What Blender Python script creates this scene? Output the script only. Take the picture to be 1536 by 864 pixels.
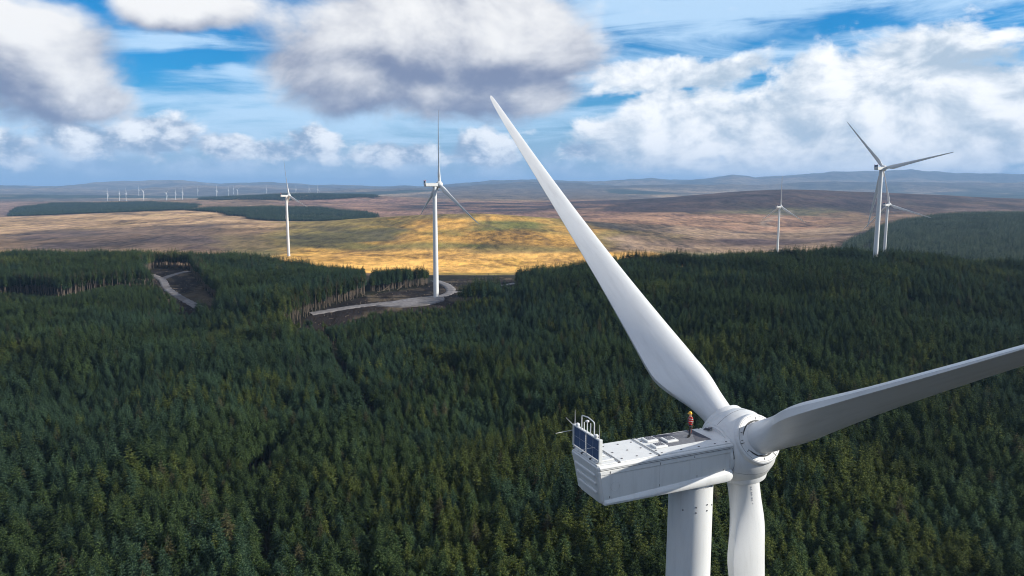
import bpy, bmesh, math, random
import numpy as np
from mathutils import Matrix, Vector, Euler

for o in list(bpy.data.objects):
    bpy.data.objects.remove(o)
SC = bpy.context.scene
COL = SC.collection
R_ = math.radians
PI = math.pi
random.seed(7)
RNG = np.random.default_rng(11)

# ------------------------------------------------------------------ camera
FPX, HORIZON, CAMZ = 1094.0, 281.0, 110.0          # focal length / horizon row in the 1536 px photograph
PITCH = math.atan((432 - HORIZON) / FPX)
cam_d = bpy.data.cameras.new('camera')
cam_d.sensor_width = 36.0
cam_d.lens = 36.0 * FPX / 1536.0
cam_d.clip_start, cam_d.clip_end = 0.5, 120000.0
cam = bpy.data.objects.new('camera', cam_d)
cam.location = (0, 0, CAMZ)
cam.rotation_euler = (PI / 2 - PITCH, 0, 0)
COL.objects.link(cam)
SC.camera = cam


def ray(u, v):
    """direction (per metre of y) through a pixel of the photograph"""
    a, b = (u - 768) / FPX, (432 - v) / FPX
    y = math.cos(PITCH) + math.sin(PITCH) * b
    return a / y, (-math.sin(PITCH) + math.cos(PITCH) * b) / y


# ------------------------------------------------------------------ sun, sky, exposure
SUN_BEARING, SUN_EL = R_(96), R_(23.5)
SKY_STRENGTH = 0.1
sun_d = bpy.data.lights.new('sun', 'SUN')
sun_d.energy = 5.0
sun_d.angle = R_(0.53)
sun_d.color = (1.0, 0.93, 0.82)
sun = bpy.data.objects.new('sun', sun_d)
sdir = Vector((math.sin(SUN_BEARING) * math.cos(SUN_EL), math.cos(SUN_BEARING) * math.cos(SUN_EL), math.sin(SUN_EL)))
sun.rotation_euler = (-sdir).to_track_quat('-Z', 'Y').to_euler()
COL.objects.link(sun)
SC.view_settings.view_transform = 'Standard'
SC.view_settings.look = 'None'
SC.view_settings.exposure = 0.45
SC.view_settings.gamma = 1.0
SC.view_settings.use_curve_mapping = False
SC.cycles.max_bounces = 6
SC.cycles.diffuse_bounces = 1
SC.cycles.glossy_bounces = 2
SC.cycles.transmission_bounces = 2
SC.cycles.volume_bounces = 0
SC.cycles.caustics_reflective = False
SC.cycles.caustics_refractive = False
SC.cycles.use_denoising = True
SC.cycles.use_adaptive_sampling = True
SC.cycles.adaptive_threshold = 0.02
SC.cycles.pixel_filter_type = 'BLACKMAN_HARRIS'
SC.cycles.filter_width = 1.05


class NT:
    """small helper for node trees"""
    def __init__(s, tree):
        s.t = tree

    def n(s, kind, **kw):
        nd = s.t.nodes.new(kind)
        for k, v in kw.items():
            setattr(nd, k, v)
        return nd

    def put(s, sock, v):
        if v is None:
            return
        if hasattr(v, 'is_output'):
            s.t.links.new(v, sock)
        else:
            sock.default_value = v

    def m(s, op, a, b=None, c=None, clamp=False):
        nd = s.n('ShaderNodeMath', operation=op, use_clamp=clamp)
        for i, v in enumerate((a, b, c)):
            s.put(nd.inputs[i], v)
        return nd.outputs[0]

    def v(s, op, a, b=None, scale=None):
        nd = s.n('ShaderNodeVectorMath', operation=op)
        s.put(nd.inputs[0], a)
        s.put(nd.inputs[1], b)
        if scale is not None:
            s.put(nd.inputs['Scale'], scale)
        return nd.outputs['Value'] if op in ('LENGTH', 'DOT_PRODUCT', 'DISTANCE') else nd.outputs[0]

    def xyz(s, x, y, z):
        nd = s.n('ShaderNodeCombineXYZ')
        for i, v in enumerate((x, y, z)):
            s.put(nd.inputs[i], v)
        return nd.outputs[0]

    def noise(s, vec, scale, detail=4.0, rough=0.55, dist=0.0, lac=2.0):
        nd = s.n('ShaderNodeTexNoise')
        s.put(nd.inputs['Vector'], vec)
        for k, v in (('Scale', scale), ('Detail', detail), ('Roughness', rough), ('Distortion', dist), ('Lacunarity', lac)):
            s.put(nd.inputs[k], v)
        return nd.outputs[0]

    def ss(s, x, lo, hi, a=0.0, b=1.0):
        nd = s.n('ShaderNodeMapRange', interpolation_type='SMOOTHSTEP')
        for k, v in (('Value', x), ('From Min', lo), ('From Max', hi), ('To Min', a), ('To Max', b)):
            s.put(nd.inputs[k], v)
        return nd.outputs[0]

    def mix(s, f, a, b, blend='MIX'):
        nd = s.n('ShaderNodeMix', data_type='RGBA', blend_type=blend)
        s.put(nd.inputs[0], f)
        for sock, v in ((nd.inputs[6], a), (nd.inputs[7], b)):
            if isinstance(v, (tuple, list)) and len(v) == 3:
                v = (*v, 1)
            s.put(sock, v)
        return nd.outputs[2]


def px_dir(u, v):
    x, z = ray(u, v)
    return math.atan2(x, 1.0), math.atan2(z, math.hypot(x, 1.0))


def build_world():
    w = bpy.data.worlds.new('World')
    SC.world = w
    w.use_nodes = True
    w.node_tree.nodes.clear()
    t = NT(w.node_tree)
    out = t.n('ShaderNodeOutputWorld')
    bg = t.n('ShaderNodeBackground')
    bg.inputs['Strength'].default_value = SKY_STRENGTH
    t.t.links.new(bg.outputs[0], out.inputs[0])
    sky = t.n('ShaderNodeTexSky', sky_type='NISHITA')
    sky.sun_disc = False
    sky.sun_elevation = SUN_EL
    sky.sun_rotation = SUN_BEARING
    sky.altitude = 400
    sky.air_density = 1.0
    sky.dust_density = 0.6
    sky.ozone_density = 1.5
    tc = t.n('ShaderNodeTexCoord')
    d = tc.outputs['Generated']
    sp = t.n('ShaderNodeSeparateXYZ')
    t.put(sp.inputs[0], d)
    x, y, z = sp.outputs
    az = t.m('ARCTAN2', x, y)
    el = t.m('ARCSINE', z)
    k = 0.95 / SKY_STRENGTH
    blue = t.mix(1.0, sky.outputs[0], (0.004, 0.54, 0.96), 'MULTIPLY')
    # pale air low over the horizon
    low = t.ss(el, 0.02, 0.145, 1.0, 0.0)
    blue = t.mix(t.m('MULTIPLY', low, 0.85), blue, (0.29 * k, 0.40 * k, 0.54 * k))
    P = t.xyz(az, el, 0.0)

    # ---- high thin sheets, on a plane far overhead
    zz = t.m('ADD', t.m('MAXIMUM', z, 0.0), 0.06)
    pl = t.xyz(t.m('DIVIDE', x, zz), t.m('DIVIDE', y, zz), 3.1)
    st = t.v('MULTIPLY', pl, (0.55, 0.9, 1.0))
    n1 = t.noise(st, 1.1, 4.0, 0.60, 0.5)
    n2 = t.noise(t.xyz(t.m('MULTIPLY', az, 2.2), t.m('MULTIPLY', el, 15.0), 1.7), 1.6, 6.0, 0.62, 0.6)

    def ell(Pv, lst):
        acc = None
        for (u, v, ru, rv, amp) in lst:
            a, e = px_dir(u, v)
            q = t.n('ShaderNodeVectorMath', operation='MULTIPLY_ADD')
            t.put(q.inputs[0], Pv)
            q.inputs[1].default_value = (FPX / ru, FPX / rv, 0)
            q.inputs[2].default_value = (-a * FPX / ru, -e * FPX / rv, 0)
            g = t.m('MULTIPLY_ADD', t.v('LENGTH', q.outputs[0]), -amp, amp)
            acc = g if acc is None else t.m('SMOOTH_MAX', acc, g, 0.18)
        return t.m('MAXIMUM', acc, -0.6)

    wv = t.n('ShaderNodeTexNoise')
    t.put(wv.inputs['Vector'], t.v('MULTIPLY', P, (1, 1.5, 1)))
    wv.inputs['Scale'].default_value = 7.0
    wv.inputs['Detail'].default_value = 5.0
    warp = t.v('SCALE', t.v('SUBTRACT', wv.outputs['Color'], (0.5, 0.5, 0.5)), None, 0.09)
    Pw = t.v('ADD', P, t.v('MULTIPLY', warp, (1.2, 0.8, 0)))

    sheet = ell(Pw, [(620, 170, 500, 50, 1.0), (270, 60, 170, 19, 0.8), (1180, -6, 560, 52, 1.3), (1000, 108, 330, 34, 1.0),
                     (1400, 95, 260, 40, 0.8), (200, 175, 420, 55, 0.8), (375, 118, 45, 18, 0.7)])
    around = t.m('MAXIMUM', t.ss(t.m('ABSOLUTE', az), 0.66, 0.95), t.ss(el, 0.29, 0.50))  # clouds out of view, cover raised to brighten the ambient light
    sheet = t.m('ADD', sheet, t.m('MULTIPLY', around, t.m('MULTIPLY_ADD', n1, 2.5, -0.55)))
    sh = t.m('ADD', sheet, t.m('MULTIPLY', t.m('SUBTRACT', n2, 0.5), 3.2))
    sha = t.m('MULTIPLY', t.ss(sh, -0.10, 0.85), 0.80)
    col = t.mix(sha, blue, (0.50 * k, 0.68 * k, 0.86 * k))

    # ---- cumulus layers: coverage (ellipses) eroded by noise, lit from the upper right
    def layer(col, lst, src, extra, scale, seed, erode, lo, hi, lite, dark, k_l, k_c, base, det=6.0, rough=0.56, thick=1.0, off=(0.010, 0.050, 0)):
        cov = cov_raw = ell(src, lst) if lst else extra
        if lst and extra is not None:
            cov = t.m('ADD', cov, extra)

        def field(o_):
            Q = t.v('ADD', P, o_) if o_ else P
            Qs = t.v('ADD', t.v('MULTIPLY', Q, (1, 1.55, 1)), (seed, seed * 1.7, seed * 0.3))
            return t.noise(Qs, scale, det, rough, 0.25)
        f0 = field(None)
        f1 = field((0.016, 0.020, 0))
        dens = t.m('ADD', cov, t.m('MULTIPLY', t.m('SUBTRACT', f0, 0.5), erode))
        alpha = t.m('MULTIPLY', t.ss(dens, lo, hi), thick)
        lit = t.m('ADD', t.m('MULTIPLY', t.m('SUBTRACT', f0, f1), k_l), base)
        if lst and k_c:
            cov1 = ell(t.v('ADD', src, off), lst)
            lit = t.m('ADD', lit, t.m('MULTIPLY', t.m('SUBTRACT', cov_raw, cov1), k_c))
        # thin edges let more light through
        lit = t.m('ADD', lit, t.m('MULTIPLY', t.ss(dens, hi, lo), 0.25))
        lit = t.ss(lit, 0.0, 1.0)
        c = t.mix(lit, tuple(v * k for v in dark), tuple(v * k for v in lite))
        return t.mix(alpha, col, c)

    # far bank low over the hills
    band = t.m('MULTIPLY', t.ss(el, -0.01, 0.022), t.ss(el, 0.075, 0.035))
    nb = t.noise(t.xyz(t.m('MULTIPLY', az, 2.6), t.m('MULTIPLY', el, 11.0), 5.2), 2.0, 5.0, 0.55)
    cov0 = t.m('ADD', t.m('SUBTRACT', t.m('MULTIPLY', band, 0.60), 0.34), t.m('MULTIPLY', t.m('SUBTRACT', nb, 0.45), 1.1))
    col = layer(col, None, None, cov0, 17.0, 2.3, 1.5, -0.05, 0.50, (0.58, 0.68, 0.80), (0.26, 0.38, 0.56), 2.4, 0, 0.45, thick=0.85)
    row = [(235, 203, 62, 34, 1.0), (120, 203, 75, 28, 1.0), (330, 218, 50, 20, .9), (415, 226, 42, 18, .9), (470, 214, 46, 24, .9),
           (600, 232, 80, 20, .9), (725, 222, 56, 28, 1.0), (880, 226, 62, 20, .9), (20, 222, 45, 26, .9), (1170, 257, 60, 7, .6),
           (1480, 258, 70, 7, .6)]
    ex1 = t.m('MULTIPLY', t.m('MULTIPLY', around, t.ss(el, 0.55, 0.25)), t.m('MULTIPLY_ADD', nb, 2.0, -0.35))
    col = layer(col, row, P, ex1, 19.0, 4.1, 2.2, -0.10, 0.42, (0.84, 0.86, 0.88), (0.24, 0.33, 0.46), 2.9, 0, 0.40, det=8.0, rough=0.60)
    bank = [(1075, 178, 150, 66, 1.0), (1180, 205, 260, 62, 1.0), (1330, 170, 240, 85, 1.1), (1350, 118, 170, 66, 1.0), (1500, 165, 160, 90, 1.0),
            (1020, 112, 240, 32, 0.8), (960, 215, 120, 34, .7), (1420, 225, 240, 35, .9)]
    col = layer(col, bank, Pw, None, 11.0, 7.7, 2.0, -0.04, 0.32, (0.90, 0.905, 0.91), (0.38, 0.47, 0.57), 3.0, 0, 0.54, det=8.0, rough=0.58)
    near = [(40, 98, 138, 80, 1.0), (15, 62, 105, 58, 1.0), (105, 140, 95, 48, .9), (275, -2, 105, 46, 1.0), (520, 120, 140, 68, .9),
            (600, 50, 200, 120, 1.0), (735, 70, 165, 125, 1.05), (800, 145, 100, 52, .9), (660, 140, 180, 56, .9)]
    ex3 = t.m('MULTIPLY', around, t.m('MULTIPLY_ADD', n1, 3.4, -0.85))
    col = layer(col, near, Pw, ex3, 5.8, 9.4, 1.45, 0.02, 0.40, (0.78, 0.775, 0.77), (0.17, 0.205, 0.31), 2.0, 0.75, 0.38, det=8.0, rough=0.56)
    t.t.links.new(col, bg.inputs['Color'])
    w.cycles.sampling_method = 'MANUAL'
    w.cycles.sample_map_resolution = 512


build_world()


# ------------------------------------------------------------------ materials
def srgb(r, g, b):
    f = lambda c: ((c / 255 + 0.055) / 1.055) ** 2.4 if c > 10 else c / 255 / 12.92
    return f(r), f(g), f(b)


def mat_new(name):
    m = bpy.data.materials.new(name)
    m.use_nodes = True
    m.node_tree.nodes.clear()
    t = NT(m.node_tree)
    out = t.n('ShaderNodeOutputMaterial')
    b = t.n('ShaderNodeBsdfPrincipled')
    t.t.links.new(b.outputs[0], out.inputs[0])
    return m, t, b


def simple(name, col, rough=0.5, var=0.08, scale=3.0, metal=0.0, bump=0.0, spec=0.5, stretch=(1, 1, 1)):
    m, t, b = mat_new(name)
    tc = t.n('ShaderNodeTexCoord')
    vec = t.v('MULTIPLY', tc.outputs['Object'], stretch)
    n = t.noise(vec, scale, 6.0, 0.6)
    f = t.ss(n, 0.25, 0.75)
    c0 = tuple(c * (1 - var) for c in col)
    c1 = tuple(min(1, c * (1 + var * 0.6)) for c in col)
    t.put(b.inputs['Base Color'], t.mix(f, c0, c1))
    b.inputs['Roughness'].default_value = rough
    b.inputs['Metallic'].default_value = metal
    b.inputs['Specular IOR Level'].default_value = spec
    if bump:
        bp = t.n('ShaderNodeBump')
        bp.inputs['Strength'].default_value = bump
        t.put(bp.inputs['Height'], n)
        t.put(b.inputs['Normal'], bp.outputs[0])
    return m


def painted_white(name, col, rough=0.38, streak=0.05):
    """gel-coat white with faint run-off streaks and grime"""
    m, t, b = mat_new(name)
    tc = t.n('ShaderNodeTexCoord')
    o = tc.outputs['Object']
    n = t.noise(t.v('MULTIPLY', o, (1.0, 1.0, 0.12)), 2.2, 7.0, 0.62)
    n2 = t.noise(o, 0.35, 4.0, 0.55)
    c = t.mix(t.ss(n, 0.42, 0.80), col, tuple(v * (1 - streak * 2.2) for v in col))
    c = t.mix(t.m('MULTIPLY', t.ss(n2, 0.4, 0.75), 0.5), c, tuple(v * (1 - streak) for v in col))
    t.put(b.inputs['Base Color'], c)
    t.put(b.inputs['Roughness'], t.m('ADD', t.m('MULTIPLY', n, 0.18), rough - 0.08))
    b.inputs['Specular IOR Level'].default_value = 0.45
    return m


M = {}
M['white'] = painted_white('turbine_white', (0.68, 0.70, 0.705), 0.38, 0.07)
M['blade'] = painted_white('blade_white', (0.67, 0.69, 0.70), 0.34, 0.06)
M['roofw'] = painted_white('roof_white', (0.70, 0.72, 0.72), 0.5, 0.06)
M['seam'] = simple('seam_dark', (0.035, 0.037, 0.042), 0.7)
M['dot'] = simple('fixing_grey', (0.10, 0.10, 0.11), 0.6)
M['mat'] = simple('antislip_grey', (0.155, 0.165, 0.19), 0.9, 0.25, 4.0, bump=0.2)
M['matd'] = simple('antislip_dark', (0.085, 0.09, 0.115), 0.9, 0.25, 4.0, bump=0.2)
M['metal'] = simple('galvanised', (0.55, 0.56, 0.58), 0.45, 0.1, 8.0, metal=0.3)
M['cool'] = simple('radiator_blue', (0.055, 0.10, 0.20), 0.55, 0.25, 5.0, stretch=(1, 1, 6))
M['red'] = simple('red_lamp', (0.6, 0.03, 0.03), 0.4)


# ------------------------------------------------------------------ mesh helpers
def tag(o, label=None, cat=None, group=None, kind=None):
    if label:
        o['label'] = label
    if cat:
        o['category'] = cat
    if group:
        o['group'] = group
    if kind:
        o['kind'] = kind
    return o


def mesh_obj(name, me, parent=None):
    o = bpy.data.objects.new(name, me)
    COL.objects.link(o)
    if parent:
        o.parent = parent
    return o


def from_bm(name, bm, mat, parent=None, smooth=False, sharp=35):
    me = bpy.data.meshes.new(name)
    bmesh.ops.recalc_face_normals(bm, faces=bm.faces)
    bm.to_mesh(me)
    bm.free()
    for m in (mat if isinstance(mat, (list, tuple)) else [mat]):
        me.materials.append(m)
    if smooth:
        me.shade_smooth()
        me.set_sharp_from_angle(angle=R_(sharp))
    return mesh_obj(name, me, parent)


def empty(name, loc, rz=0.0):
    o = bpy.data.objects.new(name, None)
    o.empty_display_size = 1.0
    COL.objects.link(o)
    o.location = loc
    o.rotation_euler = (0, 0, rz)
    return o


def bm_box(bm, c, s, bevel=0.0, seg=1, mtx=None):
    r = bmesh.ops.create_cube(bm, size=1.0)
    vs = r['verts']
    bmesh.ops.scale(bm, vec=s, verts=vs)
    if bevel:
        es = list({e for v in vs for e in v.link_edges})
        g = bmesh.ops.bevel(bm, geom=es, offset=bevel, segments=seg, affect='EDGES', profile=0.5)
        vs = list({v for f in g['faces'] for v in f.verts} | {v for v in vs if v.is_valid})
    if mtx is not None:
        bmesh.ops.transform(bm, matrix=mtx, verts=vs)
    bmesh.ops.translate(bm, vec=c, verts=vs)
    return vs


def box(name, c, s, mat, parent, bevel=0.0, seg=1, mtx=None):
    bm = bmesh.new()
    bm_box(bm, c, s, bevel, seg, mtx)
    return from_bm(name, bm, mat, parent)


def bm_tube(bm, pts, rad, n=8, cap=True):
    pts = [Vector(p) for p in pts]
    rads = rad if isinstance(rad, (list, tuple)) else [rad] * len(pts)
    rings = []
    prev = None
    for i, p in enumerate(pts):
        a = pts[max(i - 1, 0)]
        b = pts[min(i + 1, len(pts) - 1)]
        tg = (b - a).normalized()
        ref = prev if prev is not None else (Vector((1, 0, 0)) if abs(tg.x) < 0.8 else Vector((0, 1, 0)))
        s = (ref - tg * ref.dot(tg)).normalized()
        prev = s
        q = tg.cross(s)
        rings.append([bm.verts.new(p + (s * math.cos(2 * PI * k / n) + q * math.sin(2 * PI * k / n)) * rads[i]) for k in range(n)])
    for r0, r1 in zip(rings, rings[1:]):
        for k in range(n):
            bm.faces.new((r0[k], r0[(k + 1) % n], r1[(k + 1) % n], r1[k]))
    if cap:
        bm.faces.new(rings[0][::-1])
        bm.faces.new(rings[-1])


def tube(name, pts, rad, mat, parent, n=8):
    bm = bmesh.new()
    bm_tube(bm, pts, rad, n)
    return from_bm(name, bm, mat, parent, True)


def bm_loft(bm, rings, cap=True):
    vr = [[bm.verts.new(p) for p in r] for r in rings]
    n = len(rings[0])
    for r0, r1 in zip(vr, vr[1:]):
        for k in range(n):
            bm.faces.new((r0[k], r0[(k + 1) % n], r1[(k + 1) % n], r1[k]))
    if cap:
        bm.faces.new(vr[0][::-1])
        bm.faces.new(vr[-1])


def bm_lathe(bm, prof, n=32, axis='z', cap=True):
    rings = []
    for (h, r) in prof:
        ring = []
        for k in range(n):
            a = 2 * PI * k / n
            c, s = r * math.cos(a), r * math.sin(a)
            ring.append((h, c, s) if axis == 'x' else (c, s, h))
        rings.append(ring)
    bm_loft(bm, rings, cap)


def lathe(name, prof, mat, parent, n=32, axis='z', smooth=True, sharp=35, ring=False):
    bm = bmesh.new()
    bm_lathe(bm, prof + [prof[0]] if ring else prof, n, axis, not ring)
    bmesh.ops.remove_doubles(bm, verts=bm.verts, dist=1e-5)
    return from_bm(name, bm, mat, parent, smooth, sharp)


# ------------------------------------------------------------------ numpy noise
def _h(ix, iy, seed):
    n = (ix.astype(np.int64) * 374761393 + iy.astype(np.int64) * 668265263 + seed * 982451653) & 0xFFFFFFFF
    n = ((n ^ (n >> 13)) * 1274126177) & 0xFFFFFFFF
    return ((n ^ (n >> 16)) & 0xFFFF) / 65535.0


def vnoise(x, y, seed=0):
    ix, iy = np.floor(x), np.floor(y)
    fx, fy = x - ix, y - iy
    fx, fy = fx * fx * fx * (fx * (fx * 6 - 15) + 10), fy * fy * fy * (fy * (fy * 6 - 15) + 10)
    a, b = _h(ix, iy, seed), _h(ix + 1, iy, seed)
    c, d = _h(ix, iy + 1, seed), _h(ix + 1, iy + 1, seed)
    return (a + (b - a) * fx) * (1 - fy) + (c + (d - c) * fx) * fy


def fbm(x, y, wl, octv=5, seed=0, gain=0.5):
    s, a, tot = 0.0, 1.0, 0.0
    for i in range(octv):
        ang = 0.6 * i
        xr, yr = x * math.cos(ang) - y * math.sin(ang), x * math.sin(ang) + y * math.cos(ang)
        s = s + a * vnoise(xr / wl + 17.3 * i, yr / wl - 9.1 * i, seed + i)
        tot += a
        a *= gain
        wl *= 0.5
    return s / tot          # 0..1


def sstep(x, lo, hi):
    t = np.clip((x - lo) / (hi - lo), 0, 1)
    return t * t * (3 - 2 * t)


# ------------------------------------------------------------------ terrain heights
TU = np.array([-300, 0, 150, 300, 450, 600, 700, 800, 950, 1100, 1180, 1250, 1400, 1536, 1800.])
TAB = [
    (0,    [0] * 15),
    (150,  [0] * 15),
    (350,  [4, 4, 5, 6, 5, 4, 4, 5, 8, 10, 11, 11, 11, 10, 10]),
    (500,  [12, 12, 14, 15, 12, 9, 8, 10, 18, 22, 23, 24, 22, 18, 15]),
    (555,  [18, 18, 20, 21, 18, 20, 19, 16, 24, 29, 30, 31, 28, 22, 18]),
    (600,  [20, 20, 22, 21, 19, 21, 21, 19, 28, 32, 34, 36, 32, 24, 18]),
    (680,  [24, 24, 25, 23, 18, 18, 21, 20, 31, 34, 37, 39, 34, 25, 18]),
    (760,  [25, 26, 26, 24, 16, 14, 17, 18, 28, 29, 31, 32, 26, 18, 12]),
    (850,  [18, 20, 22, 20, 12, 8, 8, 8, 14, 14, 14, 12, 8, 4, 0]),
    (1000, [5, 5, 5, 5, 2, -6, -9, -8, -5, -8, -10, -8, -6, -2, 0]),
    (1150, [-6, -6, -5, -2, 3, -9, -10, -10, -10, -14, -14, -10, -6, 0, 5]),
    (1300, [-8, -8, -7, -5, -6, -10, -10, -10, -10, -16, -16, -10, 0, 8, 12]),
    (1500, [-9, -9, -8, -4, 0, 4, 2, 0, -6, -16, -16, -6, 8, 14, 18]),
    (1800, [-10, -10, -6, 0, 6, 20, 21, 14, 2, -16, -16, -6, 22, 28, 30]),
    (2050, [-12, -12, -6, 2, 10, 35, 46, 31, 4, -14, -16, -6, 33, 37, 38]),
    (2300, [-13, -13, -5, 4, 2, 18, 22, 14, 2, -4, -10, -6, 24, 28, 28]),
    (2500, [-13, -13, -2, 8, -8, -4, -4, -2, 10, 6, 0, -4, 10, 15, 15]),
    (3000, [-12, -11, 6, 14, 6, -6, -8, -4, 14, 14, 16, 12, 2, 5, 5]),
    (3300, [-24, -20, -8, 10, 18, 4, -4, 0, 18, 34, 40, 36, 20, 12, 8]),
    (3600, [-34, -26, -14, 2, 14, 6, 2, 4, 24, 62, 78, 66, 38, 22, 15]),
    (4300, [-8, -4, 4, 8, 6, 10, 8, 10, 38, 94, 112, 96, 72, 40, 30]),
    (4700, [6, 10, 14, 14, 10, 12, 10, 12, 34, 70, 80, 70, 55, 30, 25]),
    (5300, [-5, 0, 4, 24, 66, 40, 15, 12, 15, 20, 20, 20, 20, 20, 20]),
    (5700, [-10, 0, 4, 20, 62, 40, 15, 15, 10, 10, 10, 10, 10, 10, 10]),
    (7000, [-20, -5, -36, -32, -5, 20, 33, 30, 10, 0, 0, 0, 0, 0, 0]),
    (10000, [20, 36, 20, 0, 20, 46, 62, 50, 30, 0, 0, 0, 0, 0, 0]),
    (14000, [40, 70, 50, 30, 30, 60, 80, 80, 60, 40, 40, 40, 40, 40, 40]),
    (26000, [40] * 15),
    (90000, [-300] * 15),
]
TY = np.log(np.array([max(r[0], 60) for r in TAB], float) + np.array([0] + [1e-3] * (len(TAB) - 1)))
TZ = np.array([r[1] for r in TAB], float)
SKYL_U = np.array([-300, 0, 40, 90, 140, 186, 226, 277, 332, 400, 470, 560, 640, 700, 780, 895, 975, 1020, 1060, 1095, 1130, 1160, 1240, 1314, 1360, 1411, 1536, 1800.])
SKYL_V = np.array([278, 281, 281, 284, 279, 275.5, 273, 271, 276, 274, 277, 281, 283, 279, 275, 272, 269, 272, 269, 264.5, 269, 266, 259.5, 261, 258.5, 263, 264, 262.])
FOOT_U = np.array([-300, 0, 150, 300, 450, 600, 720, 850, 1000, 1200, 1400, 1800.])
FOOT_V = np.array([286, 286, 287, 284, 286, 287, 284, 281, 279, 277, 275, 275.])

# dense table, smoothed
GU = np.linspace(-300, 1800, 421)
GL = np.linspace(TY[0], TY[-1], 900)
_rows = np.array([np.interp(GU, TU, z) for z in TZ])
GZ = np.array([np.interp(GL, TY, _rows[:, j]) for j in range(len(GU))]).T


def _gauss(a, sig, axis):
    k = int(3 * sig)
    w = np.exp(-0.5 * (np.arange(-k, k + 1) / sig) ** 2)
    w /= w.sum()
    pad = [(0, 0), (0, 0)]
    pad[axis] = (k, k)
    b = np.pad(a, pad, mode='edge')
    return sum(w[i] * (b[i:i + a.shape[0], :] if axis == 0 else b[:, i:i + a.shape[1]]) for i in range(2 * k + 1))


GZ = _gauss(_gauss(GZ, 4.0, 0), 7.0, 1)


def uy_of(x, y):
    """photo column and depth for a ground position; beyond 50 degrees off the view axis the landscape just continues"""
    b = np.arctan2(x, y)
    r = np.hypot(x, y)
    bc = np.clip(b, -R_(44), R_(44))
    return 768 + FPX * np.tan(bc), r * np.cos(bc)


def zt(x, y):
    x, y = np.asarray(x, float), np.asarray(y, float)
    u, d = uy_of(x, y)
    l = np.log(np.maximum(d, 60.01))
    fu = np.clip((u - GU[0]) / (GU[1] - GU[0]), 0, len(GU) - 1.001)
    fl = np.clip((l - GL[0]) / (GL[1] - GL[0]), 0, len(GL) - 1.001)
    iu, il = fu.astype(int), fl.astype(int)
    a, b = fu - iu, fl - il
    z = (GZ[il, iu] * (1 - a) + GZ[il, iu + 1] * a) * (1 - b) + (GZ[il + 1, iu] * (1 - a) + GZ[il + 1, iu + 1] * a) * b
    # far ridges
    s = np.interp(u, SKYL_U, SKYL_V)
    top = CAMZ + (HORIZON - s) / FPX * 19000
    g = np.exp(-(np.log(np.maximum(d, 1) / 19000) / 0.20) ** 2)
    z = z + np.maximum(top - 36, 0) * 1.06 * g
    s2 = np.interp(u, FOOT_U, FOOT_V)
    top2 = CAMZ + (HORIZON - s2) / FPX * 12500
    z = z + np.maximum(top2 - 45, 0) * np.exp(-(np.log(np.maximum(d, 1) / 12500) / 0.12) ** 2)
    # relief
    amp = sstep(d, 1350, 2000) * 11 + sstep(d, 3500, 8000) * 14 + sstep(d, 9000, 15000) * 45
    wl = 520.0
    n = fbm(x, y, wl, 5, 3) - 0.5
    n2 = fbm(x, y, 2600.0, 5, 8) - 0.5
    z = z + n * amp * 0.9 + n2 * (sstep(d, 5000, 13000) * 150) + (0.5 - np.abs(fbm(x, y, 3800.0, 5, 9) - 0.5) * 4) * 60 * sstep(d, 9000, 14000)
    gul = np.abs(fbm(x, y, 420.0, 4, 21) - 0.5) * 2
    z = z - np.exp(-(gul / 0.06) ** 2) * 3.0 * sstep(d, 1300, 1900)
    z = z + (fbm(x, y, 95.0, 3, 5) - 0.5) * 11.0 * (1 - sstep(d, 450, 540)) * sstep(d, 80, 150)
    return z


def at_ground(u, v, z0=21.0, it=8):
    """ground position seen at a pixel (for placing tracks, clearings)"""
    a, b = ray(u, v)
    y = (z0 - CAMZ) / b
    for _ in range(it):
        z = float(zt(np.array([a * y]), np.array([y]))[0])
        y = 0.5 * y + 0.5 * (z - CAMZ) / b
    return a * y, y


def spot(u, d):
    x = (u - 768) / FPX * d
    return x, d, float(zt(np.array([x]), np.array([d]))[0])


def inside(px, py, poly):
    n = len(poly)
    r = np.zeros(px.shape, bool)
    j = n - 1
    for i in range(n):
        xi, yi = poly[i]
        xj, yj = poly[j]
        c = ((yi > py) != (yj > py)) & (px < (xj - xi) * (py - yi) / (yj - yi + 1e-12) + xi)
        r ^= c
        j = i
    return r


def world_poly(pix, z=21.0):
    o = []
    for (u, v) in pix:
        a, b = ray(u, v)
        y = (z - CAMZ) / b
        o.append((a * y, y))
    return o


CLEAR_MID = world_poly([(440, 474), (470, 461), (520, 450), (556, 441), (640, 428), (648, 416), (768, 412), (772, 436), (700, 450), (672, 461), (560, 466), (500, 478)], 20.5)
CLEAR_LEFT = world_poly([(212, 414), (236, 404), (284, 405), (298, 425), (330, 452), (322, 468), (280, 466), (250, 445), (226, 430)], 22.5)


def seg_dist(px, py, pts):
    d = np.full(px.shape, 1e9)
    for (x0, y0), (x1, y1) in zip(pts, pts[1:]):
        vx, vy = x1 - x0, y1 - y0
        t = np.clip(((px - x0) * vx + (py - y0) * vy) / (vx * vx + vy * vy), 0, 1)
        d = np.minimum(d, np.hypot(px - x0 - t * vx, py - y0 - t * vy))
    return d


HILLSIDE = [(1225, 900), (1245, 1150), (1268, 1500), (1305, 1800), (1350, 2020), (1420, 2120), (1720, 2150), (1720, 880)]


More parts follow.
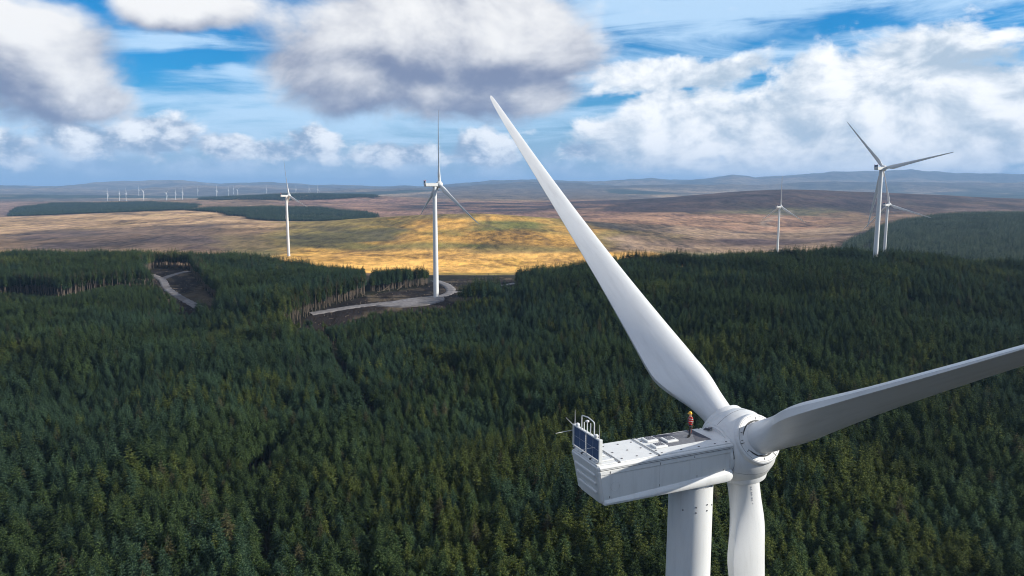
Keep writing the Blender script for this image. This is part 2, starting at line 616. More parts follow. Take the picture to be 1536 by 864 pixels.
# ------------------------------------------------------------------ ground sheet
def build_ground():
    b_in = np.linspace(-50, 50, 800)
    b_out = np.linspace(50, 310, 92)[1:-1]
    bear = np.radians(np.concatenate([b_in, b_out]))
    rr = np.concatenate([[3.0, 12, 30, 60, 90], np.geomspace(120, 60000, 430)])
    nb, nr = len(bear), len(rr)
    Bm, Rm = np.meshgrid(bear, rr)
    X, Y = (Rm * np.sin(Bm)).ravel(), (Rm * np.cos(Bm)).ravel()
    Z = zt(X, Y)
    co = np.stack([X, Y, Z], 1)
    i, j = np.meshgrid(np.arange(nr - 1), np.arange(nb), indexing='ij')
    j2 = (j + 1) % nb
    q = np.stack([i * nb + j, i * nb + j2, (i + 1) * nb + j2, (i + 1) * nb + j], -1).reshape(-1, 4)
    me = bpy.data.meshes.new('ground')
    me.vertices.add(len(co))
    me.vertices.foreach_set('co', co.ravel())
    me.loops.add(len(q) * 4)
    me.loops.foreach_set('vertex_index', q[:, ::-1].ravel().astype(np.int32))
    me.polygons.add(len(q))
    me.polygons.foreach_set('loop_start', np.arange(0, len(q) * 4, 4, dtype=np.int32))
    me.polygons.foreach_set('use_smooth', np.ones(len(q), bool))
    me.update(calc_edges=True)
    me.validate()
    # ---- land cover with sunlit and cloud-shaded patches put in, as colour per point
    u, d = uy_of(X, Y)
    v = HORIZON - (Z - CAMZ) / np.maximum(d, 1) * FPX      # photo row of the point
    wu = u + (fbm(X, Y, 260, 4, 31) - 0.5) * 150
    wn = (fbm(X, Y, 340, 4, 37) - 0.5)
    C = np.zeros((len(X), 3))
    tan, gold, brown = np.array([.30, .195, .095]), np.array([.68, .375, .088]), np.array([.155, .098, .062])
    heath_shade, green, peat = np.array([.050, .034, .034]), np.array([.135, .135, .036]), np.array([.022, .017, .015])
    pink, dark, floor = np.array([.23, .145, .10]), np.array([.045, .040, .036]), np.array([.022, .022, .013])
    big = fbm(X, Y, 900, 5, 41)
    med = fbm(X, Y, 240, 5, 43)
    C[:] = tan
    mixin = lambda m, c: C.__iadd__((np.clip(m, 0, 1)[:, None]) * (c - C))
    mixin(sstep(big, .42, .62) * .8, brown)
    mixin(sstep(med, .50, .66) * .55, pink)

    def patch(u0, u1, d0, d1, c, k=1.0, su=60, sd=.10, n=0.0):
        su, sd = su * .5, sd * .6
        l = np.log(np.maximum(d, 1)) + wn * .16
        m = sstep(wu, u0 - su, u0 + su) * (1 - sstep(wu, u1 - su, u1 + su))
        m = m * sstep(l, math.log(d0) - sd, math.log(d0) + sd) * (1 - sstep(l, math.log(d1) - sd, math.log(d1) + sd))
        if n:
            m = m * (1 - n + n * 2 * sstep(fbm(X, Y, 180, 4, int(u0 + d0)), .35, .65))
        mixin(m * k, c)
    # left moor: golden crest, purple-brown flank
    patch(-400, 460, 1900, 3100, np.array([.40, .26, .14]), .85, n=.3)
    patch(20, 330, 1350, 2100, np.array([.105, .074, .062]), .9, 90, .14, .3)
    patch(-400, 120, 3000, 7000, np.array([.20, .135, .11]), .9)
    patch(330, 470, 1150, 1700, green, .6, 50, .1, .5)
    # gold strip in the valley
    patch(420, 1080, 900, 1400, gold, .95, 60, .05, .15)
    patch(640, 900, 850, 1010, green * .8, .7, 60, .03)
    patch(980, 1100, 1040, 1400, gold * .75, .7, 50, .05, .4)
    # the round hill
    patch(430, 1000, 1400, 2350, np.array([.205, .152, .048]), .95, 50, .05, .15)
    patch(470, 700, 1420, 1800, green * .9, .7, 40, .08, .7)
    patch(560, 900, 1500, 2000, gold * .66, .6, 40, .06, .9)
    patch(700, 900, 1700, 2300, green * .95, .6, 60, .08, .6)
    patch(450, 640, 1430, 1650, np.array([.10, .085, .035]), .7, 40, .05, .9)
    # behind it
    patch(440, 1000, 2500, 5200, np.array([.225, .130, .095]), .9, n=.3)
    patch(600, 1000, 3300, 4800, heath_shade, .7, 90, .1, .6)
    # right-hand moor
    patch(840, 1240, 2050, 2750, np.array([.30, .175, .11]), .9, 50, .06, .2)
    patch(860, 1010, 1850, 2080, dark, .75, 40, .04, .3)
    patch(940, 1300, 1380, 2050, np.array([.27, .185, .12]), .9, 60, .08, .3)
    patch(1060, 1280, 1600, 1850, heath_shade * 1.3, .7, 60, .05, .4)
    patch(1020, 1260, 1250, 1420, np.array([.16, .14, .07]), .8, 40, .04, .2)
    # dark heather hill, the cloud shadow over it put into the colour
    patch(900, 1900, 2900, 5000, heath_shade, .95, 60, .06, .1)
    patch(1050, 1250, 2700, 3050, np.array([.10, .09, .045]), .7, 60, .05, .3)
    patch(1380, 1900, 2300, 3300, np.array([.15, .10, .075]), .7, 80, .1, .3)
    # far plain and ranges
    far = sstep(d, 5200, 6200)
    mixin(far, np.array([.115, .090, .068]))
    mixin(far * sstep(fbm(X, Y, 2200, 4, 51), .50, .56), np.array([.26, .19, .12]))
    mixin(far * sstep(fbm(X, Y, 1800, 4, 53), .54, .60), np.array([.035, .045, .030]))
    mixin(sstep(d, 9500, 12000) * .9, np.array([.075, .066, .055]))
    mixin(sstep(d, 11000, 13000) * sstep(fbm(X, Y, 3000, 4, 57), .52, .62) * .7, np.array([.20, .15, .10]))
    # gullies
    gul = np.abs(fbm(X, Y, 420.0, 4, 21) - 0.5) * 2
    mixin(np.exp(-(gul / 0.05) ** 2) * .55 * sstep(d, 1300, 1800) * (1 - far), dark)
    # burns, walls and a hill track drawn on the moor
    for pts, w_, c_, k_ in (([(880, 338), (930, 342), (985, 349), (1003, 360), (1030, 369)], 16, dark * .8, .9), ([(1145, 340), (1160, 330), (1172, 322), (1190, 316)], 7, np.array([.30, .25, .19]), .8),
                            ([(560, 372), (600, 356), (640, 340), (688, 328)], 6, dark, .7), ([(690, 328), (745, 345), (800, 352), (840, 370)], 6, dark, .7), ([(470, 374), (520, 362), (600, 363)], 6, dark, .6),
                            ([(820, 345), (880, 356), (950, 372)], 8, dark, .7), ([(30, 345), (120, 352), (200, 348), (320, 362)], 8, dark, .5), ([(120, 372), (200, 362), (260, 340)], 6, dark, .5),
                            ([(640, 402), (720, 398), (800, 400), (860, 396)], 4, green * .7, .8), ([(1000, 356), (1080, 350), (1180, 356)], 6, dark, .6), ([(870, 372), (960, 376), (1060, 377)], 9, np.array([.11, .07, .04]), .8)):
        W_ = [at_ground(a, b_, 0, 14) for a, b_ in pts]
        sd_ = seg_dist(X + (fbm(X, Y, 90, 3, 12) - .5) * 60, Y + (fbm(X, Y, 90, 3, 14) - .5) * 90, W_)
        wl_ = w_ * .6 + .0025 * d
        k_ *= .7
        mixin(np.exp(-(sd_ / wl_) ** 2) * k_ * (d > 880), c_)
    # forest floor and felled peat
    near = (1 - sstep(d, 800, 900)) * (1 - sstep(v, 0, 1) * 0)
    mixin(near, floor)
    cm = inside(X, Y, CLEAR_MID) | inside(X, Y, CLEAR_LEFT)
    mixin(cm * 1.0, peat)
    mixin(cm * sstep(fbm(X, Y, 22, 4, 61), .55, .66) * .7, np.array([.11, .085, .055]))
    mixin(inside(u, d, HILLSIDE).astype(float), floor * 1.6)
    C *= np.where((d > 880)[:, None], 1.15, 1.0)
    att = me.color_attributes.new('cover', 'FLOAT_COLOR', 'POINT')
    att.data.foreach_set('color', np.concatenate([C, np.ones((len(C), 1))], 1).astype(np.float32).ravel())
    m, t, b = mat_new('moorland')
    at = t.n('ShaderNodeAttribute', attribute_name='cover')
    tc = t.n('ShaderNodeTexCoord')
    o = tc.outputs['Object']
    n1 = t.noise(t.v('MULTIPLY', o, (1, 0.8, 0.2)), 0.0045, 8.0, 0.62, 0.4)
    n2 = t.noise(t.v('MULTIPLY', o, (1.6, 0.6, 0.2)), 0.035, 5.0, 0.66)
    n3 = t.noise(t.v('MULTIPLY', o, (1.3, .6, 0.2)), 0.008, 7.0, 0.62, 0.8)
    f = t.m('ADD', t.ss(n1, .28, .72, .50, 1.50), t.ss(n2, .30, .70, -.38, .38))
    c = t.v('SCALE', at.outputs['Color'], None, f)
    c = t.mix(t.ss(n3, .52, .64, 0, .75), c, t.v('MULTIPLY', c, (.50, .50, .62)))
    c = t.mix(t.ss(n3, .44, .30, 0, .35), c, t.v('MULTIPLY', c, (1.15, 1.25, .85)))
    t.put(b.inputs['Base Color'], c)
    b.inputs['Roughness'].default_value = 1.0
    b.inputs['Specular IOR Level'].default_value = 0.1
    bp = t.n('ShaderNodeBump')
    bp.inputs['Strength'].default_value = 0.7
    bp.inputs['Distance'].default_value = 12.0
    t.put(bp.inputs['Height'], t.m('ADD', n1, t.m('MULTIPLY', n2, 0.3)))
    t.put(b.inputs['Normal'], bp.outputs[0])
    me.materials.append(m)
    g = mesh_obj('ground', me)
    tag(g, 'rolling golden and brown moorland with hills on the horizon', None, None, 'structure')
    return g


build_ground()


# ------------------------------------------------------------------ tracks and hard standing
def catmull(pts, n=10):
    o = []
    P = [pts[0]] + list(pts) + [pts[-1]]
    for i in range(1, len(P) - 2):
        p0, p1, p2, p3 = (np.array(P[j], float) for j in (i - 1, i, i + 1, i + 2))
        for k in range(n):
            s = k / n
            o.append(0.5 * ((2 * p1) + (-p0 + p2) * s + (2 * p0 - 5 * p1 + 4 * p2 - p3) * s * s + (-p0 + 3 * p1 - 3 * p2 + p3) * s ** 3))
    o.append(np.array(P[-2], float))
    return np.array(o)


m, t, b = mat_new('gravel_track')
tc = t.n('ShaderNodeTexCoord')
n1 = t.noise(tc.outputs['Object'], 0.35, 8.0, 0.7)
n2 = t.noise(tc.outputs['Object'], 0.06, 4.0, 0.6)
c = t.mix(t.ss(n1, .3, .7), (.11, .105, .11), (.22, .205, .205))
c = t.mix(t.ss(n2, .52, .62, 0, .6), c, (.07, .062, .058))
t.put(b.inputs['Base Color'], c)
t.put(b.inputs['Roughness'], t.ss(n2, .40, .30, .95, .35))
M['gravel'] = m


def ribbon(name, pix, width, z0, lift, label, z_at=None):
    P = catmull([at_ground(u, v, z0) for (u, v) in pix], 14)
    tg = np.gradient(P, axis=0)
    nrm = np.stack([-tg[:, 1], tg[:, 0]], 1)
    nrm /= np.linalg.norm(nrm, axis=1)[:, None] + 1e-9
    bm = bmesh.new()
    rows = []
    for i, (p, n) in enumerate(zip(P, nrm)):
        w = width * (1 + 0.12 * math.sin(i * 1.7) + 0.08 * math.sin(i * 4.1))
        row = []
        for s in (-.62, -.5, -.2, .2, .5, .62):
            q = p + n * w * s
            z = float(zt(np.array([q[0]]), np.array([q[1]]))[0])
            row.append(bm.verts.new((q[0], q[1], z + (lift if abs(s) < .6 else -0.6))))
        rows.append(row)
    for a, c in zip(rows, rows[1:]):
        for k in range(len(a) - 1):
            bm.faces.new((a[k], a[k + 1], c[k + 1], c[k]))
    o = from_bm(name, bm, M['gravel'], None, True, 60)
    return tag(o, label, None, None, 'structure')


ribbon('track', [(466, 471), (520, 462), (560, 457), (610, 452), (650, 447), (672, 441), (676, 434), (668, 427), (652, 421)], 7.5, 21, .45,
       'grey gravel access track curving past the turbine pad')
ribbon('track', [(674, 439), (700, 437), (735, 432), (772, 425)], 5.5, 21, .40, 'gravel track branching away across the felled peat')
ribbon('track', [(318, 474), (292, 458), (268, 445), (250, 432), (243, 420), (226, 412)], 6.5, 22, .45, 'pale gravel track winding through the left-hand forest clearing')
ribbon('track', [(243, 419), (258, 413), (282, 407)], 5.5, 22, .40, 'short side track in the left-hand forest clearing')
pad_px = [(565, 459), (600, 451), (640, 446), (662, 446), (665, 451), (640, 458), (600, 461)]
bm = bmesh.new()
pp = [at_ground(u, v, 21) for (u, v) in pad_px]
ce = np.mean(np.array(pp), 0)
ring = catmull(pp + [pp[0]], 5)[:-1]
zp = [float(zt(np.array([q[0]]), np.array([q[1]]))[0]) for q in ring]
vt = [bm.verts.new((q[0], q[1], z + .75)) for q, z in zip(ring, zp)]
vb = [bm.verts.new((ce[0] + (q[0] - ce[0]) * 1.06, ce[1] + (q[1] - ce[1]) * 1.06, z - .8)) for q, z in zip(ring, zp)]
vc = bm.verts.new((ce[0], ce[1], float(zt(np.array([ce[0]]), np.array([ce[1]]))[0]) + .8))
for k in range(len(vt)):
    k2 = (k + 1) % len(vt)
    bm.faces.new((vt[k], vt[k2], vc))
    bm.faces.new((vb[k], vb[k2], vt[k2], vt[k]))
tag(from_bm('hardstanding', bm, M['gravel'], None, True, 40), 'pale crushed stone pad at the foot of the turbine in the clearing', None, None, 'structure')


# ------------------------------------------------------------------ wind turbines
HUB_Z = 1.85       # above nacelle floor
HUB_X = 4.4
TILT, CONE = R_(6), R_(3.2)
RB = 58.5


def blade_mesh(nst=64, nsec=36, pitch=94.0):
    rs = np.concatenate([np.linspace(2.0, 16, nst // 2), np.linspace(16, 57, nst // 2 + 1)[1:], [57.8, 58.25, 58.45]])
    ci = lambda r: np.interp(r, [0, 3.4, 4.6, 6, 7.2, 8.4, 10, 13, 17, 21, 27, 34, 42, 50, 54, 56.5, 57.8, 58.25, 58.45],
                             [2.36, 2.36, 2.66, 3.35, 3.82, 4.05, 3.98, 3.62, 3.20, 2.82, 2.36, 1.92, 1.50, 1.10, .88, .68, .46, .28, .10])
    ti = lambda r: np.interp(r, [0, 3.4, 4.6, 6, 8, 10, 14, 20, 30, 58], [1, 1, .86, .66, .50, .43, .36, .31, .25, .17])
    wi = lambda r: np.interp(r, [0, 3.2, 4.4, 6, 8], [0, 0, .30, .80, 1])
    te = lambda r: np.interp(r, [0, 4, 6, 9, 14, 24, 58], [.35, .50, .62, .50, .26, .07, .012])
    tw = lambda r: np.interp(r, [0, 6, 12, 20, 30, 40, 50, 58], [17, 17, 13.5, 9, 5, 2.5, .5, -1.5])
    pa = lambda r: np.interp(r, [0, 3.4, 8.4, 58], [.5, .5, .33, .30])
    bm = bmesh.new()
    rings = []
    for r in rs:
        sm = lambda f: float(np.mean([f(r + q) for q in (-.5, -.25, 0, .25, .5)])) if 4 < r < 50 else float(f(r))
        c, th, w, tt = sm(ci), sm(ti), sm(wi), R_(sm(tw) + pitch)
        ax = sm(pa)
        tk = sm(te) * w
        e = (math.sin(tt), math.cos(tt))
        n = (math.cos(tt), -math.sin(tt))
        pb = 1.6 * (r / RB) ** 2.4
        ring = []
        for k in range(nsec):
            s = 2 * PI * (k + .5) / nsec
            xc = (1 + math.cos(s)) / 2
            sg = 1 if math.sin(s) > 0 else -1
            yt = 5 * th * c * (.2969 * math.sqrt(xc) - .126 * xc - .3516 * xc ** 2 + .2843 * xc ** 3 - .1036 * xc ** 4) + tk / 2 * xc
            ya = sg * yt + .028 * c * 4 * xc * (1 - xc)
            yc = math.sin(s) * c * th / 2
            yv = ya * w + yc * (1 - w)
            p = c * (ax - xc)
            ring.append((e[0] * p - n[0] * yv + math.cos(R_(pitch)) * pb, e[1] * p - n[1] * yv - math.sin(R_(pitch)) * pb, float(r)))
        rings.append(ring)
    bm_loft(bm, rings)
    bmesh.ops.recalc_face_normals(bm, faces=bm.faces)
    me = bpy.data.meshes.new('blade')
    bm.to_mesh(me)
    bm.free()
    me.materials.append(M['blade'])
    me.shade_smooth()
    me.set_sharp_from_angle(angle=R_(38))
    return me


BLADE = blade_mesh()
BLADE_FAR = blade_mesh(20, 14)


def rotor_mtx(z_nac, k=1.0):
    return Matrix.Translation((HUB_X * k, 0, z_nac + HUB_Z * k)) @ Matrix.Rotation(-TILT, 4, 'Y')


def place(o, mtx):
    o.matrix_local = mtx
    return o


SPIN = [(-2.12, 1.60), (-2.10, 1.98), (-2.02, 2.06), (-1.3, 2.46), (-.6, 2.68), (.1, 2.74), (.7, 2.64), (1.3, 2.36), (1.9, 1.82), (2.35, 1.2), (2.6, .55), (2.66, .02)]
Hn = 2.89
NPROF = [(0, 0), (1.30, 0), (1.58, .10), (1.76, .27), (1.79, .36), (1.79, 2.18), (1.845, 2.24), (1.845, 2.46), (1.80, 2.50), (1.80, 2.56), (1.90, 2.58),
         (1.90, 2.72), (1.86, 2.80), (1.74, 2.86), (0, 2.87)]


def nacelle_mesh():
    bm = bmesh.new()
    full = [(y, z) for (y, z) in NPROF] + [(-y, z) for (y, z) in NPROF[-2:0:-1]]
    rings = []
    for (x, sy, sz, sh) in ((-9.02, .90, .93, .06), (-8.97, .955, .97, .03), (-8.84, 1, 1, 0), (-6, 1, 1, 0), (-3, 1, 1, 0), (0, 1, 1, 0), (1.9, 1, 1, 0), (2.16, .985, .99, .01)):
        # the tail leans forward towards its foot
        rings.append([(x + (.55 * (1 - z / Hn) if x < -8.5 else 0) - 0.0, y * sy, 1.45 + (z - 1.45) * sz) for (y, z) in full])
    bm_loft(bm, rings)
    return bm


def person_roof_z():
    return TZ0 + Hn + .055


# ---- the near turbine
PSI = R_(66.44)
TX, TYY = 13.1, 50.95
TZ0 = 88.99                     # nacelle floor, world z
G0 = float(zt(np.array([TX]), np.array([TYY]))[0])
main = empty('wind_turbine', (TX, TYY, G0), PI / 2 - PSI)
tag(main, 'huge white wind turbine in the foreground with a worker standing on its nacelle', 'wind turbine')
Z0 = TZ0 - G0

tw = lathe('tower', [(-.3, 2.1), (0, 2.1), (30, 2.02), (60, 1.82), (76, 1.64), (Z0 - 1.2, 1.585), (Z0 - .25, 1.585), (Z0 - .25, 1.5), (Z0 + .1, 1.5)], M['white'], main, 72)
for zz in (Z0 - 4.9, Z0 - 9.8, Z0 - 14.5, 60, 30):
    lathe('flange_seam', [(zz - .02, 1.5), (zz - .02, 1.593 + max(0, (76 - zz)) * .0105), (zz + .02, 1.593 + max(0, (76 - zz)) * .0105), (zz + .02, 1.5)], M['white'], tw, 72)
for (a, dz) in ((-112, -1.6), (-112, -2.0), (-80, -1.5), (-80, -1.95), (-58, -1.7), (-146, -1.9)):
    r = 1.60
    box('vent_hole', (r * math.cos(R_(a)), r * math.sin(R_(a)), Z0 + dz), (.10, .10, .10), M['dot'], tw, .03)

nb = nacelle_mesh()
bmesh.ops.translate(nb, vec=(0, 0, Z0), verts=nb.verts)
nac = from_bm('nacelle', nb, M['white'], main, True, 22)
# lower skirts, wedge-shaped: low at the tail, tall by the rotor
for sgn in (-1, 1):
    bm = bmesh.new()
    rings = []
    for (x, zt_, out, lo) in ((-8.42, .40, .02, .12), (-8.35, .46, .12, .06), (-6.7, .52, .17, .05), (-3, .68, .19, .05), (0, .83, .20, .05), (1.6, .92, .20, .05), (2.05, .93, .17, .10), (2.22, .86, .10, .20), (2.28, .72, .03, .35)):
        y0 = 1.775
        rings.append([(x, sgn * y0, Z0 + zt_), (x, sgn * (y0 + out * .55), Z0 + zt_ - .10), (x, sgn * (y0 + out), Z0 + zt_ - .26), (x, sgn * (y0 + out), Z0 + lo + .20), (x, sgn * (y0 + out * .5), Z0 + lo + .03),
                      (x, sgn * (y0 - .22), Z0 + lo - .02)])
    bm_loft(bm, rings)
    from_bm('side_skirt', bm, M['white'], nac, True, 30)
for sgn in (-1, 1):
    box('panel_seam', (-3.4, sgn * 1.80, Z0 + 2.53), (10.7, .02, .035), M['seam'], nac)
    box('panel_seam', (-3.4, sgn * 1.905, Z0 + 2.66), (10.9, .016, .014), M['dot'], nac)
    for x in (-4.05, 2.0):
        box('panel_seam', (x, sgn * 1.792, Z0 + 1.35), (.012, .012, 1.6), M['metal'], nac)
    for (x, z) in ((-8.0, 2.35), (-4.05, 2.35), (-1.2, 2.4), (-4.05, .78), (-.9, .92), (1.4, 1.0), (-8.0, .62)):
        box('latch', (x, sgn * 1.86 if z > 2 else sgn * 1.80, Z0 + z), (.03, .03, .16), M['dot'], nac, .008)
# faint round access cover
bm = bmesh.new()
bm_tube(bm, [(-7.58 + .33 * math.cos(a), -1.795, Z0 + 1.3 + .33 * math.sin(a)) for a in np.linspace(0, 2 * PI, 33)], .009, 5, False)
from_bm('access_cover_ring', bm, M['metal'], nac)
# tail ribs
for k, z in enumerate((2.1, 1.5, .85)):
    xo = -9.05 + .55 * (1 - z / Hn)
    box('tail_rib', (xo, 0, Z0 + z), (.14, 2.75 - .12 * k, .20), M['white'], nac, .06, 2)
# roof panels stand proud with open joints
def roof_panel(x0, x1, hw, z=Hn - .03, th=.09, bev=.035, name='roof_panel'):
    return box(name, ((x0 + x1) / 2, 0, Z0 + z + th / 2 - .02), (x1 - x0, hw * 2, th), M['roofw'], nac, bev, 2)
rp1 = roof_panel(-4.02, 2.12, 1.74)
rp2 = roof_panel(-7.18, -4.16, 1.74)
rp3 = roof_panel(-8.95, -7.32, 1.70)
ROOF = Z0 + Hn + .04
for x in (-4.09, -7.25):
    box('roof_joint', (x, 0, ROOF - .055), (.15, 3.5, .03), M['dot'], nac)
    for s in (-.095, .095):
        box('joint_lip', (x + s, 0, ROOF + .008), (.05, 3.44, .05), M['white'], nac, .015)
def bolt(x, y, s=.13):
    bm = bmesh.new()
    bm_box(bm, (x, y, ROOF + .012), (s, s * .8, .05), .015)
    return from_bm('anchor_point', bm, M['dot'], nac)
for x in (-3.7, -2.1, -.6, .8, 1.8):
    bolt(x, 1.62)
    bolt(x, -1.5)
for x in (-6.8, -5.6, -4.5):
    bolt(x, 1.15)
    bolt(x, -.1)
    bolt(x, -1.3)
for (x, y) in ((-3.75, 1.0), (-3.8, -.95)):
    bolt(x, y)
box('antislip_mat', (-.68, .48, ROOF + .004), (3.75, 2.3, .02), M['mat'], nac, .004)
# darker corners of the mat
for poly in ([(1.18, 1.6), (1.18, -.64), (-.2, -.64), (.35, .35)], [(-2.5, 1.6), (.2, 1.6), (-1.0, 1.25), (-2.5, 1.2)]):
    bm = bmesh.new()
    bm.faces.new([bm.verts.new((x, y, ROOF + .0185)) for x, y in poly])
    r = bmesh.ops.extrude_face_region(bm, geom=bm.faces[:])
    bmesh.ops.translate(bm, vec=(0, 0, -.012), verts=[g for g in r['geom'] if isinstance(g, bmesh.types.BMVert)])
    from_bm('antislip_patch', bm, M['matd'], nac)

def hatch(x, y, lx, ly, h=.14):
    hb = box('roof_hatch', (x, y, ROOF + h / 2), (lx, ly, h), M['roofw'], nac, .04, 2)
    gx, gy = lx * .66, ly * .66
    box('hatch_grille', (x + lx * .06, y + ly * .1, ROOF + h + .004), (gx, gy, .03), M['matd'], hb, .01)
    for i in range(5):
        box('grille_bar', (x + lx * .06 - gx / 2 + gx * (i + .5) / 5, y + ly * .1, ROOF + h + .025), (.03, gy * .9, .02), M['metal'], hb)
hatch(-3.05, .95, .95, .86)
hatch(-3.15, -.33, 1.0, .78)
hatch(-1.75, .38, .95, .95)
hatch(-7.55 - .35, .0, .6, 1.0, .10)
box('cable_tray', (-7.9, -1.2, ROOF + .05), (1.0, .22, .10), M['roofw'], nac, .02)
box('cable_tray', (-8.4, .9, ROOF + .05), (.5, .6, .12), M['roofw'], nac, .03)
# front cowl round the shaft
bm = bmesh.new()
rings = []
for (x, r_, zc) in ((1.95, 1.90, 1.62), (2.14, 1.90, 1.66), (2.34, 1.90, 1.70)):
    rings.append([(x, r_ * math.cos(a), Z0 + zc + r_ * math.sin(a)) for a in np.linspace(0, 2 * PI, 48, endpoint=False)])
bm_loft(bm, rings)
cowl = from_bm('front_cowl', bm, M['white'], nac, True, 40)
bm = bmesh.new()
hump = []
for i, x in enumerate(np.linspace(1.32, 2.3, 7)):
    s = i / 6
    hz_ = .50 * (s ** .7)
    hump.append([(x, (1.55 - .25 * (1 - s)) * math.cos(a), ROOF - .10 + hz_ * max(0, math.sin(a)) + .05 * s) for a in np.linspace(0, PI, 25)])
vr = [[bm.verts.new(p) for p in r] for r in hump]
for a_, b_ in zip(vr, vr[1:]):
    for k in range(24):
        bm.faces.new((a_[k], a_[k + 1], b_[k + 1], b_[k]))
bm.faces.new(vr[-1])
from_bm('cowl_hump', bm, M['roofw'], nac, True, 40)
lathe('shaft_gap', [(2.2, 1.86), (2.2, 1.90), (2.55, 1.90), (2.55, 1.86)], M['seam'], nac, 48, 'x').location = (0, 0, Z0 + 1.70)
# rating plate lying on the hump
pl = box('rating_plate', (1.92, .62, ROOF + .36), (.50, .85, .03), M['matd'], nac, .008, 1, Euler((R_(-18), R_(-18), 0)).to_matrix().to_4x4())
pw = box('plate_lettering', (1.92, .70, ROOF + .385), (.20, .22, .02), M['roofw'], pl, 0, 1, Euler((R_(-18), R_(-18), 0)).to_matrix().to_4x4())

# ---- cooler on the tail
cl = empty('cooler', (0, 0, 0))
cl.parent = main
XC = -8.62
yb0, yb1, zb0, zb1 = -1.55, 2.02, ROOF + .14, ROOF + 1.58
ym = (yb0 + yb1) / 2
for (ya, yb) in ((yb0 + .06, ym - .07), (ym + .07, yb1 - .06)):
    pn = box('radiator_panel', (XC, (ya + yb) / 2, (zb0 + zb1) / 2), (.10, yb - ya - .02, zb1 - zb0 - .1), M['cool'], cl, .01)
    box('radiator_bar', (XC - .058, (ya + yb) / 2, (zb0 + zb1) / 2), (.012, yb - ya - .06, .018), M['metal'], pn)
    box('radiator_bar', (XC - .060, (ya + yb) / 2, (zb0 + zb1) / 2), (.012, .018, zb1 - zb0 - .14), M['metal'], pn)
for y in (yb0, yb1):
    box('cooler_post', (XC, y, (zb0 + zb1) / 2 + .02), (.26, .12, zb1 - zb0 + .12), M['roofw'], cl, .02)
for z in (zb0 - .04, zb1 + .01):
    box('cooler_rail', (XC, ym, z), (.22, yb1 - yb0 - .13, .09), M['roofw'], cl, .015)
box('cooler_foot', (XC - .1, ym, ROOF + .05), (.24, yb1 - yb0 - .3, .09), M['roofw'], cl, .02)
for i in range(6):
    y = yb0 + .35 + i * (yb1 - yb0 - .7) / 5
    box('foot_bracket', (XC - .2, y, ROOF + .06), (.18, .12, .14), M['dot'] if i % 2 else M['roofw'], cl, .02)
lad = box('ladder', (XC - .08, ym - .065, (zb0 + zb1) / 2), (.05, .035, zb1 - zb0), M['metal'], cl)
box('ladder_rail', (XC - .08, ym + .065, (zb0 + zb1) / 2), (.05, .035, zb1 - zb0), M['metal'], lad)
for i in range(9):
    box('rung', (XC - .08, ym, zb0 + .1 + i * .15), (.04, .10, .045), M['roofw'], lad)
lp = []
yl0, yl1, zl = ym + .78, ym - .95, zb1 + 1.02
for a in np.linspace(0, PI / 2, 6):
    lp.append((XC, yl0 - .18 + .18 * math.cos(a), zl - .18 + .18 * math.sin(a)))
lp = [(XC, yl0, zb1)] + lp + [(XC, ym - .1, zl + .08)]
for a in np.linspace(PI / 2, 0, 6):
    lp.append((XC, yl1 + .18 - .18 * math.cos(a), zl - .18 + .18 * math.sin(a)))
lp.append((XC, yl1, zb1))
tube('guard_loop', lp, .042, M['roofw'], cl)
tube('sensor_mast', [(XC, ym + .42, zb1), (XC, ym + .42, zb1 + .62)], .035, M['roofw'], cl)
wsm = tube('wind_sensor', [(XC, ym, zb1), (XC, ym, zb1 + .78)], .035, M['roofw'], cl)
lathe('sensor_head', [(0, .04), (.02, .13), (.10, .13), (.14, .05)], M['roofw'], wsm, 12).location = (XC, ym, zb1 + .74)
tube('sensor_mast', [(XC, ym - .45, zb1), (XC, ym - .45, zb1 + .78)], .035, M['roofw'], cl)
tube('lightning_rod', [(XC, yb1 - .05, zb1), (XC, yb1 - .05, zb1 + 1.12)], [.035, .012], M['metal'], cl, 6)
tube('lightning_rod', [(XC, yb0 + .15, zb1), (XC, yb0 + .15, zb1 + 1.05)], [.035, .012], M['metal'], cl, 6)
tube('lightning_rod', [(XC, yb1, zb1 - .1), (XC - .3, yb1 + .75, zb1 + .35)], [.03, .012], M['metal'], cl, 6)
tube('lightning_rod', [(XC - .1, yb1, zb1 - .35), (XC - 1.55, yb1 - .1, zb1 - .38)], [.03, .012], M['metal'], cl, 6)
tube('lightning_rod', [(XC - .12, yb0 + .5, zb0 + .85), (XC - 1.3, yb0 + .6, zb0 + .8)], [.03, .012], M['metal'], cl, 6)
for y in (yb1 - .45, yb0 + .55):
    bl = lathe('beacon_lamp', [(0, .10), (.05, .14), (.16, .14), (.22, .08), (.23, .01)], M['roofw'], cl, 14)
    bl.location = (XC, y, zb1 + .05)

